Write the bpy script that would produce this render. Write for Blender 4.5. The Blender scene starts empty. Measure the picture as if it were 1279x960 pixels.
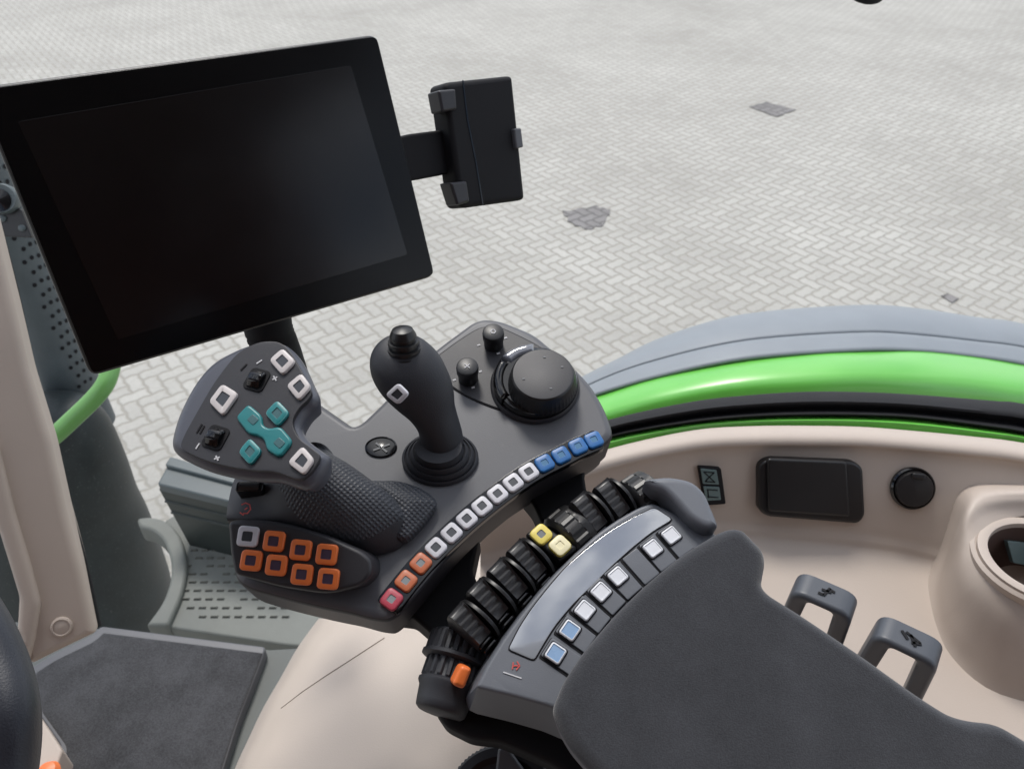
import bpy, math, random
from mathutils import Vector as V3
from mathutils.bvhtree import BVHTree
from mathutils.geometry import tessellate_polygon
random.seed(7)
SC = bpy.context.scene
COL = SC.collection
rad = math.radians

# ------------------------------------------------------------------ camera
W = 1279.0
LENS = 27.2
F = LENS / 36 * W
PITCH = rad(38)
CAM = V3((0, 0, 2.9))
RX = V3((1, 0, 0))
UP = V3((0, math.sin(PITCH), math.cos(PITCH)))
FW = V3((0, math.cos(PITCH), -math.sin(PITCH)))


def ray(x, y):
    return FW + RX * ((x - 639.5) / F) + UP * ((480 - y) / F)


def D(x, y, d):
    return CAM + ray(x, y) * d


def Hz(x, y, h):
    r = ray(x, y)
    return CAM + r * (h / -r.z)


class Plane:
    def __init__(s, o, n, ref=RX):
        s.o = V3(o)
        s.n = V3(n).normalized()
        s.u = (ref - s.n * ref.dot(s.n)).normalized()
        s.v = s.n.cross(s.u)

    def hit(s, x, y, off=0):
        r = ray(x, y)
        t = ((s.o + s.n * off) - CAM).dot(s.n) / r.dot(s.n)
        return CAM + r * t

    def uv(s, x, y, off=0):
        p = s.hit(x, y, off) - s.o
        return (p.dot(s.u), p.dot(s.v))

    def pt(s, u, v, off=0):
        return s.o + s.u * u + s.v * v + s.n * off

    def uvs(s, pts, off=0):
        return [s.uv(x, y, off) for x, y in pts]


# ------------------------------------------------------------------ materials
def new_mat(name):
    m = bpy.data.materials.new(name)
    m.use_nodes = True
    nt = m.node_tree
    b = nt.nodes['Principled BSDF']
    return m, nt, b


def plastic(name, col, rough=0.5, grain=900, gs=0.12, var=0.12, coat=0.0, metal=0.0, spec=0.5, dust=0.0):
    m, nt, b = new_mat(name)
    N, L = nt.nodes, nt.links
    tc = N.new('ShaderNodeTexCoord')
    n1 = N.new('ShaderNodeTexNoise')
    n1.inputs['Scale'].default_value = 14
    n1.inputs['Detail'].default_value = 6
    L.new(tc.outputs['Object'], n1.inputs['Vector'])
    mx = N.new('ShaderNodeMix')
    mx.data_type = 'RGBA'
    mx.inputs[6].default_value = tuple(c * (1 - var) for c in col) + (1,)
    mx.inputs[7].default_value = tuple(min(1, c * (1 + var)) for c in col) + (1,)
    L.new(n1.outputs['Fac'], mx.inputs[0])
    out = mx.outputs[2]
    if dust:
        n3 = N.new('ShaderNodeTexNoise')
        n3.inputs['Scale'].default_value = 160
        n3.inputs['Detail'].default_value = 8
        n3.inputs['Roughness'].default_value = 0.8
        L.new(tc.outputs['Object'], n3.inputs['Vector'])
        r3 = N.new('ShaderNodeMapRange')
        r3.inputs[1].default_value = 0.58
        r3.inputs[2].default_value = 0.75
        r3.inputs[4].default_value = dust
        L.new(n3.outputs['Fac'], r3.inputs[0])
        m3 = N.new('ShaderNodeMix')
        m3.data_type = 'RGBA'
        m3.inputs[7].default_value = (0.35, 0.34, 0.32, 1)
        L.new(r3.outputs[0], m3.inputs[0])
        L.new(out, m3.inputs[6])
        out = m3.outputs[2]
    L.new(out, b.inputs['Base Color'])
    mr = N.new('ShaderNodeMapRange')
    mr.inputs[3].default_value = max(0.02, rough - 0.06)
    mr.inputs[4].default_value = min(1, rough + 0.08)
    L.new(n1.outputs['Fac'], mr.inputs[0])
    L.new(mr.outputs[0], b.inputs['Roughness'])
    b.inputs['Metallic'].default_value = metal
    b.inputs['Specular IOR Level'].default_value = spec
    if coat:
        b.inputs['Coat Weight'].default_value = coat
        b.inputs['Coat Roughness'].default_value = 0.06
    if gs:
        n2 = N.new('ShaderNodeTexNoise')
        n2.inputs['Scale'].default_value = grain
        n2.inputs['Detail'].default_value = 2
        L.new(tc.outputs['Object'], n2.inputs['Vector'])
        bp = N.new('ShaderNodeBump')
        bp.inputs['Strength'].default_value = gs
        bp.inputs['Distance'].default_value = 0.0006
        L.new(n2.outputs['Fac'], bp.inputs['Height'])
        L.new(bp.outputs[0], b.inputs['Normal'])
    return m


M = {}
M['console'] = plastic('console_grey_plastic', (0.098, 0.101, 0.112), 0.46, dust=0.10)
M['console2'] = plastic('control_dark_plastic', (0.026, 0.026, 0.031), 0.46, dust=0.05)
M['headrim'] = plastic('joystick_head_rim_lit', (0.085, 0.09, 0.11), 0.36, dust=0.05)  # lighter blue grey paints in the sky light caught by the rounded rim
M['collar'] = plastic('collar_painted_sheen', (0.16, 0.17, 0.2), 0.12, gs=0, coat=1.0)  # black collar made grey: bright sky reflection put into the base colour
M['lever'] = plastic('lever_black', (0.024, 0.024, 0.026), 0.34, gs=0.1)
M['rubber'] = plastic('soft_dark_rubber', (0.028, 0.030, 0.037), 0.55, gs=0.2)
M['black'] = plastic('black_plastic', (0.012, 0.012, 0.013), 0.38, gs=0.08)
M['blackm'] = plastic('matt_black', (0.007, 0.007, 0.009), 0.7, spec=0.3)
M['gloss'] = plastic('gloss_black', (0.006, 0.006, 0.007), 0.10, gs=0, spec=0.5)
M['screen'] = plastic('screen_glass', (0.0045, 0.0035, 0.004), 0.2, gs=0, spec=0.42)
M['bezel'] = plastic('bezel_black', (0.003, 0.003, 0.0035), 0.22, gs=0, spec=0.22)
M['armbody'] = plastic('armrest_grey_plastic', (0.125, 0.135, 0.155), 0.42, dust=0.1)
M['display'] = plastic('display_strip', (0.25, 0.27, 0.30), 0.07, gs=0, spec=1.0, coat=1.0)
M['display'].node_tree.nodes['Principled BSDF'].inputs['Coat IOR'].default_value = 2.2
M['beige'] = plastic('beige_trim', (0.475, 0.405, 0.35), 0.5, grain=700, gs=0.18, var=0.04)
M['beige2'] = plastic('beige_cowling', (0.53, 0.46, 0.40), 0.5, grain=700, gs=0.18, var=0.04)
M['pillar'] = plastic('pillar_trim', (0.46, 0.39, 0.335), 0.55, grain=700, gs=0.18, var=0.05)
M['white'] = plastic('key_white', (0.62, 0.62, 0.66), 0.4, gs=0)
M['whitew'] = plastic('key_warm_white', (0.60, 0.56, 0.55), 0.4, gs=0)
M['orange'] = plastic('key_orange', (0.82, 0.19, 0.045), 0.38, gs=0)
M['orange2'] = plastic('key_worn_orange', (0.50, 0.14, 0.06), 0.38, gs=0)
M['red'] = plastic('key_red', (0.42, 0.05, 0.08), 0.38, gs=0)
M['blue'] = plastic('key_blue', (0.02, 0.135, 0.38), 0.38, gs=0)
M['bluedk'] = plastic('key_blue_window', (0.05, 0.17, 0.32), 0.3, gs=0)
M['teal'] = plastic('key_teal', (0.015, 0.19, 0.20), 0.35, gs=0)
M['tealin'] = plastic('key_teal_window', (0.05, 0.13, 0.14), 0.3, gs=0)
M['tealpale'] = plastic('key_teal_edge_highlight', (0.15, 0.45, 0.45), 0.35, gs=0)  # pale teal paints a highlight along the key edges
M['yellow'] = plastic('key_yellow', (0.75, 0.62, 0.14), 0.38, gs=0)
M['yellowp'] = plastic('key_pale_yellow', (0.80, 0.74, 0.48), 0.38, gs=0)
M['keydark'] = plastic('key_window', (0.05, 0.055, 0.065), 0.3, gs=0)
M['keyred'] = plastic('key_window_red', (0.07, 0.045, 0.075), 0.3, gs=0)
M['greywin'] = plastic('key_window_grey', (0.22, 0.24, 0.25), 0.3, gs=0)
M['tile'] = plastic('strip_key_white', (0.72, 0.74, 0.78), 0.25, gs=0)
M['tileblue'] = plastic('strip_key_blue', (0.24, 0.37, 0.56), 0.25, gs=0)
M['chrome'] = plastic('bright_metal', (0.75, 0.76, 0.78), 0.12, gs=0, metal=1.0)
M['print'] = plastic('white_print', (0.55, 0.55, 0.57), 0.6, gs=0)
M['printred'] = plastic('red_print', (0.55, 0.08, 0.07), 0.6, gs=0)
M['printdim'] = plastic('dim_print', (0.18, 0.19, 0.20), 0.6, gs=0)
M['handle'] = plastic('blue_grey_handle', (0.072, 0.08, 0.095), 0.42, dust=0.05)
M['green'] = plastic('green_paint', (0.13, 0.50, 0.06), 0.4, gs=0, var=0.06, coat=0.6)
M['green'].node_tree.nodes['Principled BSDF'].inputs['Coat IOR'].default_value = 1.6
M['green'].node_tree.nodes['Principled BSDF'].inputs['Coat Roughness'].default_value = 0.28
M['railgreen'] = plastic('rail_green', (0.15, 0.36, 0.10), 0.35, gs=0, var=0.08)
M['fender'] = plastic('fender_plastic', (0.225, 0.25, 0.275), 0.5, grain=300, gs=0.15, dust=0.1)
M['slate'] = plastic('slate_bodywork', (0.020, 0.027, 0.028), 0.45, gs=0.05, var=0.6, dust=0.5, spec=0.4)
M['guard'] = plastic('exhaust_guard_metal', (0.075, 0.092, 0.10), 0.45, gs=0.1, var=0.3, dust=0.2)
M['plate'] = plastic('step_plate', (0.165, 0.176, 0.162), 0.6, grain=200, gs=0.3, var=0.25, dust=0.2)
M['plate2'] = plastic('step_cleat', (0.13, 0.135, 0.12), 0.6, var=0.2)
M['olive'] = plastic('box_dark_olive', (0.033, 0.042, 0.040), 0.42, gs=0.1, var=0.2, dust=0.15)
M['lidgrey'] = plastic('box_lid_grey', (0.085, 0.105, 0.11), 0.4, gs=0.1, var=0.15, dust=0.1)
M['floor'] = plastic('cab_floor_grey', (0.10, 0.11, 0.105), 0.6, gs=0.2, dust=0.2)
M['leather'] = plastic('rim_leather', (0.020, 0.023, 0.032), 0.42, grain=450, gs=0.5)
M['patch'] = plastic('dark_paving', (0.20, 0.19, 0.185), 0.9, grain=60, gs=0.4, var=0.25)
M['seam'] = plastic('seam_shadow_gap', (0.30, 0.25, 0.21), 0.8, gs=0)
M['cup'] = plastic('cup_inside', (0.10, 0.065, 0.055), 0.5)
M['teal_glass'] = plastic('grey_green_clip', (0.13, 0.19, 0.19), 0.3, gs=0)
M['lining'] = plastic('cab_shade_lining', (0.26, 0.13, 0.095), 0.8)  # brown of the unseen added walls, tints what the screen reflects
M['roof'] = plastic('headliner', (0.22, 0.18, 0.165), 0.8)


def fabric(name, col, scale, mott, fuzz=0.35):
    m, nt, b = new_mat(name)
    N, L = nt.nodes, nt.links
    tc = N.new('ShaderNodeTexCoord')
    n1 = N.new('ShaderNodeTexNoise')
    n1.inputs['Scale'].default_value = 18
    n1.inputs['Detail'].default_value = 7
    n1.inputs['Roughness'].default_value = 0.6
    L.new(tc.outputs['Object'], n1.inputs['Vector'])
    n2 = N.new('ShaderNodeTexNoise')
    n2.inputs['Scale'].default_value = scale
    n2.inputs['Detail'].default_value = 3
    L.new(tc.outputs['Object'], n2.inputs['Vector'])
    ad = N.new('ShaderNodeMath')
    ad.operation = 'MULTIPLY_ADD'
    ad.inputs[1].default_value = 0.5
    L.new(n2.outputs['Fac'], ad.inputs[0])
    h = N.new('ShaderNodeMath')
    h.operation = 'MULTIPLY'
    h.inputs[1].default_value = 0.5
    L.new(n1.outputs['Fac'], h.inputs[0])
    L.new(h.outputs[0], ad.inputs[2])
    cr = N.new('ShaderNodeMapRange')
    cr.inputs[1].default_value = 0.3
    cr.inputs[2].default_value = 0.7
    L.new(ad.outputs[0], cr.inputs[0])
    mx = N.new('ShaderNodeMix')
    mx.data_type = 'RGBA'
    mx.inputs[6].default_value = tuple(c * (1 - mott) for c in col) + (1,)
    mx.inputs[7].default_value = tuple(c * (1 + mott) for c in col) + (1,)
    L.new(cr.outputs[0], mx.inputs[0])
    L.new(mx.outputs[2], b.inputs['Base Color'])
    b.inputs['Roughness'].default_value = 0.9
    b.inputs['Specular IOR Level'].default_value = 0.15
    b.inputs['Sheen Weight'].default_value = fuzz
    b.inputs['Sheen Roughness'].default_value = 0.5
    bp = N.new('ShaderNodeBump')
    bp.inputs['Strength'].default_value = 0.5
    bp.inputs['Distance'].default_value = 0.0008
    L.new(n2.outputs['Fac'], bp.inputs['Height'])
    L.new(bp.outputs[0], b.inputs['Normal'])
    return m


M['suede'] = fabric('armrest_suede', (0.041, 0.043, 0.049), 900, 0.38)
M['carpet'] = fabric('mat_carpet', (0.046, 0.047, 0.051), 420, 0.6)


def dimpled(name, col):
    m = plastic(name, col, 0.5, gs=0)
    nt = m.node_tree
    N, L = nt.nodes, nt.links
    b = N['Principled BSDF']
    tc = N.new('ShaderNodeTexCoord')
    mp = N.new('ShaderNodeMapping')
    mp.inputs['Rotation'].default_value = (rad(-27), 0, rad(38))
    vo = N.new('ShaderNodeTexVoronoi')
    vo.voronoi_dimensions = '2D'
    vo.inputs['Scale'].default_value = 310
    vo.inputs['Randomness'].default_value = 0.0
    L.new(tc.outputs['Object'], mp.inputs[0])
    L.new(mp.outputs[0], vo.inputs['Vector'])
    mr = N.new('ShaderNodeMapRange')
    mr.inputs[1].default_value = 0.15
    mr.inputs[2].default_value = 0.5
    L.new(vo.outputs['Distance'], mr.inputs[0])
    bp = N.new('ShaderNodeBump')
    bp.inputs['Strength'].default_value = 0.6
    bp.inputs['Distance'].default_value = 0.0010
    L.new(mr.outputs[0], bp.inputs['Height'])
    L.new(bp.outputs[0], b.inputs['Normal'])
    return m


M['dimple'] = dimpled('dimpled_rubber', (0.040, 0.044, 0.054))


# ------------------------------------------------------------------ object helpers
def tag(o, label=None, cat=None, group=None, kind=None):
    if label:
        o['label'] = label
    if cat:
        o['category'] = cat
    if group:
        o['group'] = group
    if kind:
        o['kind'] = kind
    return o


def thing(name, label, cat, loc, group=None):
    o = bpy.data.objects.new(name, None)
    o.location = loc
    o.empty_display_size = 0.02
    COL.objects.link(o)
    return tag(o, label, cat, group)


def world_loc(o):
    v = V3((0, 0, 0))
    while o is not None:
        v = v + o.location
        o = o.parent
    return v


def mk(name, verts, faces, mats, parent=None, label=None, midx=None, smooth=True, angle=38, wn=False):
    if not isinstance(mats, (list, tuple)):
        mats = [mats]
    if parent is not None:
        base = world_loc(parent)
        loc = V3((0, 0, 0))
    else:
        base = V3((0, 0, 0))
        for v in verts:
            base = base + v
        base = base / len(verts)
        base.z = min(v.z for v in verts)
        loc = base
    me = bpy.data.meshes.new(name)
    me.from_pydata([tuple(v - base) for v in verts], [], faces)
    for m in mats:
        me.materials.append(m)
    if midx:
        for p, i in zip(me.polygons, midx):
            p.material_index = i
    if smooth:
        for p in me.polygons:
            p.use_smooth = True
        me.set_sharp_from_angle(angle=rad(angle))
    me.update()
    o = bpy.data.objects.new(name, me)
    o.location = loc
    o.parent = parent
    COL.objects.link(o)
    if wn:
        w = o.modifiers.new('wn', 'WEIGHTED_NORMAL')
        w.keep_sharp = True
    if label:
        o['label'] = label
    return o


def crspline(pts, n=6, closed=True):
    out = []
    L = len(pts)
    rng = range(L) if closed else range(L - 1)
    for i in rng:
        if closed:
            p0, p1, p2, p3 = pts[(i - 1) % L], pts[i], pts[(i + 1) % L], pts[(i + 2) % L]
        else:
            p0, p1, p2, p3 = pts[max(i - 1, 0)], pts[i], pts[i + 1], pts[min(i + 2, L - 1)]
        for k in range(n):
            t = k / n
            out.append(tuple(0.5 * ((2 * b) + (c - a) * t + (2 * a - 5 * b + 4 * c - d) * t * t + (3 * b - a - 3 * c + d) * t ** 3)
                             for a, b, c, d in zip(p0, p1, p2, p3)))
    if not closed:
        out.append(tuple(pts[-1]))
    return out


def rd(pts, r, n=5):
    """round the corners of a closed 2D polygon; r a number or a list"""
    out = []
    L = len(pts)
    for i in range(L):
        p = pts[i]
        ri = r[i] if isinstance(r, (list, tuple)) else r
        a = pts[i - 1]
        c = pts[(i + 1) % L]
        da = math.hypot(a[0] - p[0], a[1] - p[1])
        dc = math.hypot(c[0] - p[0], c[1] - p[1])
        q = min(ri, da * 0.48, dc * 0.48)
        if q < 1e-6:
            out.append(p)
            continue
        A = (p[0] + (a[0] - p[0]) * q / da, p[1] + (a[1] - p[1]) * q / da)
        B = (p[0] + (c[0] - p[0]) * q / dc, p[1] + (c[1] - p[1]) * q / dc)
        for k in range(n + 1):
            t = k / n
            out.append(tuple((1 - t) ** 2 * A[j] + 2 * t * (1 - t) * p[j] + t * t * B[j] for j in (0, 1)))
    return out


def clean(uv, eps):
    out = []
    for p in uv:
        if not out or math.hypot(p[0] - out[-1][0], p[1] - out[-1][1]) > eps:
            out.append(p)
    while len(out) > 3 and math.hypot(out[0][0] - out[-1][0], out[0][1] - out[-1][1]) <= eps:
        out.pop()
    return out


def ccw(uv):
    a = sum(uv[i - 1][0] * uv[i][1] - uv[i][0] * uv[i - 1][1] for i in range(len(uv)))
    return uv if a > 0 else uv[::-1]


def inset(uv, d):
    if abs(d) < 1e-9:
        return list(uv)
    out = []
    L = len(uv)
    for i in range(L):
        a, p, c = uv[i - 1], uv[i], uv[(i + 1) % L]
        e1 = (p[0] - a[0], p[1] - a[1])
        e2 = (c[0] - p[0], c[1] - p[1])
        l1 = math.hypot(*e1) or 1e-9
        l2 = math.hypot(*e2) or 1e-9
        n1 = (-e1[1] / l1, e1[0] / l1)
        n2 = (-e2[1] / l2, e2[0] / l2)
        m = (n1[0] + n2[0], n1[1] + n2[1])
        ml = math.hypot(*m) or 1e-9
        m = (m[0] / ml, m[1] / ml)
        k = min(1.6, 1 / max(0.3, m[0] * n1[0] + m[1] * n1[1]))
        out.append((p[0] + m[0] * d * k, p[1] + m[1] * d * k))
    return out


def inset_safe(uv, d):
    out = inset(uv, d)
    L = len(uv)
    for it in range(14):
        bad = 0
        for i in range(L):
            j = (i + 1) % L
            ex_, ey_ = uv[j][0] - uv[i][0], uv[j][1] - uv[i][1]
            fx_, fy_ = out[j][0] - out[i][0], out[j][1] - out[i][1]
            if ex_ * fx_ + ey_ * fy_ < -1e-12:
                m = ((out[i][0] + out[j][0]) / 2, (out[i][1] + out[j][1]) / 2)
                out[i] = out[j] = m
                bad += 1
        if not bad:
            break
        for i in range(L):
            p, a, c = out[i], out[i - 1], out[(i + 1) % L]
            if a == p or c == p:
                out[i] = (p[0] * .5 + (a[0] + c[0]) * .25, p[1] * .5 + (a[1] + c[1]) * .25)
    return out


def prism(name, pl, uv, top, thick, r, mats, parent=None, crown=0.0, label=None, steps=4, botin=0.0, crings=5, eps=0.0006,
          midx_cap=0, angle=38, side=0):
    """rounded slab on a plane. uv outline; top height off the plane; r edge rounding; crown domes the top"""
    uv = ccw(clean(uv, eps))
    prof = []
    if thick > r:
        prof.append((botin, top - thick))
    for k in range(steps + 1):
        a = k / steps * math.pi / 2
        prof.append((r * (1 - math.cos(a)), top - r + r * math.sin(a)))
    rings = [[pl.pt(u, v, o) for u, v in inset_safe(uv, i)] for i, o in prof]
    last = inset_safe(uv, r)
    if crown:
        cu = sum(p[0] for p in last) / len(last)
        cv = sum(p[1] for p in last) / len(last)
        for k in range(1, crings):
            t = k / crings
            hgt = crown * (1 - (1 - t) ** 2)
            rings.append([pl.pt(u + (cu - u) * t, v + (cv - v) * t, top + hgt) for u, v in last])
    n = len(uv)
    verts = [p for rg in rings for p in rg]
    faces, mi = [], []
    faces.append(tuple(range(n - 1, -1, -1)))
    mi.append(0)
    for j in range(len(rings) - 1):
        for i in range(n):
            k = (i + 1) % n
            faces.append((j * n + i, j * n + k, (j + 1) * n + k, (j + 1) * n + i))
            mi.append(side if j <= 2 else 0)
    b = (len(rings) - 1) * n
    if crown:
        verts.append(pl.pt(cu, cv, top + crown))
        for i in range(n):
            faces.append((b + i, b + (i + 1) % n, len(verts) - 1))
            mi.append(midx_cap)
    else:
        ids = [i for i in range(n) if math.hypot(last[i][0] - last[i - 1][0], last[i][1] - last[i - 1][1]) > 1e-6]
        for t in tessellate_polygon([[V3((last[i][0] * 1000, last[i][1] * 1000, 0)) for i in ids]]):
            a_, b_, c_ = (ids[q] for q in t)
            ar = (last[b_][0] - last[a_][0]) * (last[c_][1] - last[a_][1]) - (last[c_][0] - last[a_][0]) * (last[b_][1] - last[a_][1])
            if abs(ar) < 1e-14:
                continue
            faces.append((b + a_, b + b_, b + c_) if ar > 0 else (b + a_, b + c_, b + b_))
            mi.append(midx_cap)
    return mk(name, verts, faces, mats, parent, label, mi, angle=angle, wn=not crown)


def rrect(cu, cv, sx, sy, r, rot=0.0, n=4):
    out = []
    for qx, qy, a0 in ((1, 1, 0), (-1, 1, 90), (-1, -1, 180), (1, -1, 270)):
        for k in range(n + 1):
            a = rad(a0 + 90 * k / n)
            x = qx * (sx / 2 - r) + r * math.cos(a)
            y = qy * (sy / 2 - r) + r * math.sin(a)
            out.append((cu + x * math.cos(rot) - y * math.sin(rot), cv + x * math.sin(rot) + y * math.cos(rot)))
    return out


def circ(cu, cv, r, n=40, rv=None):
    rv = rv or r
    return [(cu + r * math.cos(2 * math.pi * k / n), cv + rv * math.sin(2 * math.pi * k / n)) for k in range(n)]


def stack(name, slices, mats, parent=None, n=40, label=None, mod=None, angle=40, caps=True, band=None):
    """slices: (centre, ru, rv, udir, vdir)"""
    verts, faces, mi = [], [], []
    for j, (c, ru, rv, ud, vd) in enumerate(slices):
        for k in range(n):
            a = 2 * math.pi * k / n
            f = mod(j, k) if mod else 1.0
            verts.append(c + ud * (ru * f * math.cos(a)) + vd * (rv * f * math.sin(a)))
    for j in range(len(slices) - 1):
        for k in range(n):
            q = (k + 1) % n
            faces.append((j * n + k, j * n + q, (j + 1) * n + q, (j + 1) * n + k))
            mi.append(band(j, k) if band else 0)
    if caps:
        faces.append(tuple(range(n - 1, -1, -1)))
        mi.append(0)
        b = (len(slices) - 1) * n
        faces.append(tuple(b + i for i in range(n)))
        mi.append(band(-1, 0) if band else 0)
    return mk(name, verts, faces, mats, parent, label, mi, angle=angle)


def turned(name, pl, u, v, prof, mats, parent=None, n=40, label=None, mod=None, angle=40, band=None, caps=True):
    """lathe on a plane: prof = (radius, offset)"""
    return stack(name, [(pl.pt(u, v, o), r, r, pl.u, pl.v) for r, o in prof], mats, parent, n, label, mod, angle, caps, band)


def tube(name, pts, r, mats, parent=None, n=14, label=None, rf=None, up=V3((0, 0, 1)), flat=1.0):
    pts = [V3(p) for p in pts]
    sl = []
    for i, p in enumerate(pts):
        t = (pts[min(i + 1, len(pts) - 1)] - pts[max(i - 1, 0)]).normalized()
        s = t.cross(up)
        if s.length < 1e-3:
            s = t.cross(V3((0, 1, 0)))
        s.normalize()
        w = s.cross(t).normalized()
        rr = r * (rf(i / (len(pts) - 1)) if rf else 1)
        sl.append((p, rr, rr * flat, s, w))
    return stack(name, sl, mats, parent, n, label)


def grid(name, rows, mats, parent=None, label=None, thick=0.0, n=60, rown=4, midx=None, angle=60):
    """loft through rows of 3D points; rows resampled and smoothed both ways"""
    rs = []
    for r in rows:
        sp = crspline([tuple(p) for p in r], 8, closed=False)
        m = len(sp)
        rs.append([V3(sp[min(m - 1, round(i * (m - 1) / n))]) for i in range(n + 1)])
    cols = []
    for i in range(n + 1):
        cols.append([V3(p) for p in crspline([tuple(r[i]) for r in rs], rown, closed=False)])
    R = len(cols[0])
    verts = [cols[i][j] for j in range(R) for i in range(n + 1)]
    faces, mi = [], []
    for j in range(R - 1):
        for i in range(n):
            a = j * (n + 1) + i
            faces.append((a, a + 1, a + n + 2, a + n + 1))
            mi.append(midx(j / (R - 1) * (len(rows) - 1)) if midx else 0)
    o = mk(name, verts, faces, mats, parent, label, mi, angle=angle)
    if thick:
        s = o.modifiers.new('solid', 'SOLIDIFY')
        s.thickness = thick
        s.offset = 0
    return o


def ribbon(name, pl, lines, w, off, mats, parent, px=True, label=None):
    verts, faces = [], []
    for ln in lines:
        q = pl.uvs(ln, off) if px else ln
        for a, b in zip(q[:-1], q[1:]):
            d = V3((b[0] - a[0], b[1] - a[1], 0))
            if d.length < 1e-7:
                continue
            d.normalize()
            s = (-d.y * w / 2, d.x * w / 2)
            e = (d.x * w * 0.3, d.y * w * 0.3)
            i = len(verts)
            for h in (0, 0.0004):
                verts += [pl.pt(a[0] + s[0] - e[0], a[1] + s[1] - e[1], off + h), pl.pt(a[0] - s[0] - e[0], a[1] - s[1] - e[1], off + h),
                          pl.pt(b[0] - s[0] + e[0], b[1] - s[1] + e[1], off + h), pl.pt(b[0] + s[0] + e[0], b[1] + s[1] + e[1], off + h)]
            faces += [(i + 4, i + 5, i + 6, i + 7), (i, i + 1, i + 5, i + 4), (i + 1, i + 2, i + 6, i + 5), (i + 2, i + 3, i + 7, i + 6), (i + 3, i, i + 4, i + 7)]
    return mk(name, verts, faces, mats, parent, label, smooth=False)


def key(parent, pl, u, v, size, rot, ring, centre, off, h=0.0030, sy=None, frac=0.30, rc=0.22, label=None, name='button', edge=None):
    sy = sy or size
    rings = []
    r0 = rc * size
    for s, o in ((0, off), (0, off + h * 0.7), (0.0005, off + h * 0.93), (0.0011, off + h)):
        rings.append((size - 2 * s, sy - 2 * s, max(r0 - s, 0.0004), o))
    k = frac * size
    rings.append((size - 2 * k, sy - 2 * k, max(r0 * 0.35, 0.0003), off + h))
    rings.append((size - 2 * k - 0.0006, sy - 2 * k - 0.0006, max(r0 * 0.3, 0.0003), off + h - 0.0006))
    verts, faces, mi = [], [], []
    for a, b, r, o in rings:
        verts += [pl.pt(x, y, o) for x, y in rrect(u, v, a, b, r, rot, 3)]
    n = 16
    mats = [M[ring], M[centre], M[edge or ring]]
    for j in range(len(rings) - 1):
        for i in range(n):
            q = (i + 1) % n
            faces.append((j * n + i, j * n + q, (j + 1) * n + q, (j + 1) * n + i))
            mi.append(1 if j == 4 else (2 if j < 2 else 0))
    b = (len(rings) - 1) * n
    faces.append(tuple(b + i for i in range(n)))
    mi.append(1)
    return mk(name, verts, faces, mats, parent, label, mi, angle=50)


def on_surface(o, pts, lift=.0006, step=3):
    """points of a mesh's surface seen along a polyline"""
    me = o.data
    wl = world_loc(o)
    bv = BVHTree.FromPolygons([v.co + wl for v in me.vertices], [tuple(p.vertices) for p in me.polygons])
    out = []
    for (x0, y0), (x1, y1) in zip(pts[:-1], pts[1:]):
        m = max(1, int(math.hypot(x1 - x0, y1 - y0) / step))
        for k in range(m + 1):
            r = ray(x0 + (x1 - x0) * k / m, y0 + (y1 - y0) * k / m).normalized()
            h = bv.ray_cast(CAM, r)
            if h[0] is not None:
                out.append(h[0] - r * lift)
    return out


# ------------------------------------------------------------------ planes
PL = Plane(D(600, 620, 0.66), (0, -math.sin(rad(18)), math.cos(rad(18))))     # top of the control console
HP = Plane(D(300, 510, 0.575), (-0.12, -0.42, 0.90))                            # face of the joystick head
KP = Plane(D(360, 690, 0.600), (-0.05, -0.62, 0.78))                            # keypad face below the joystick

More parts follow.
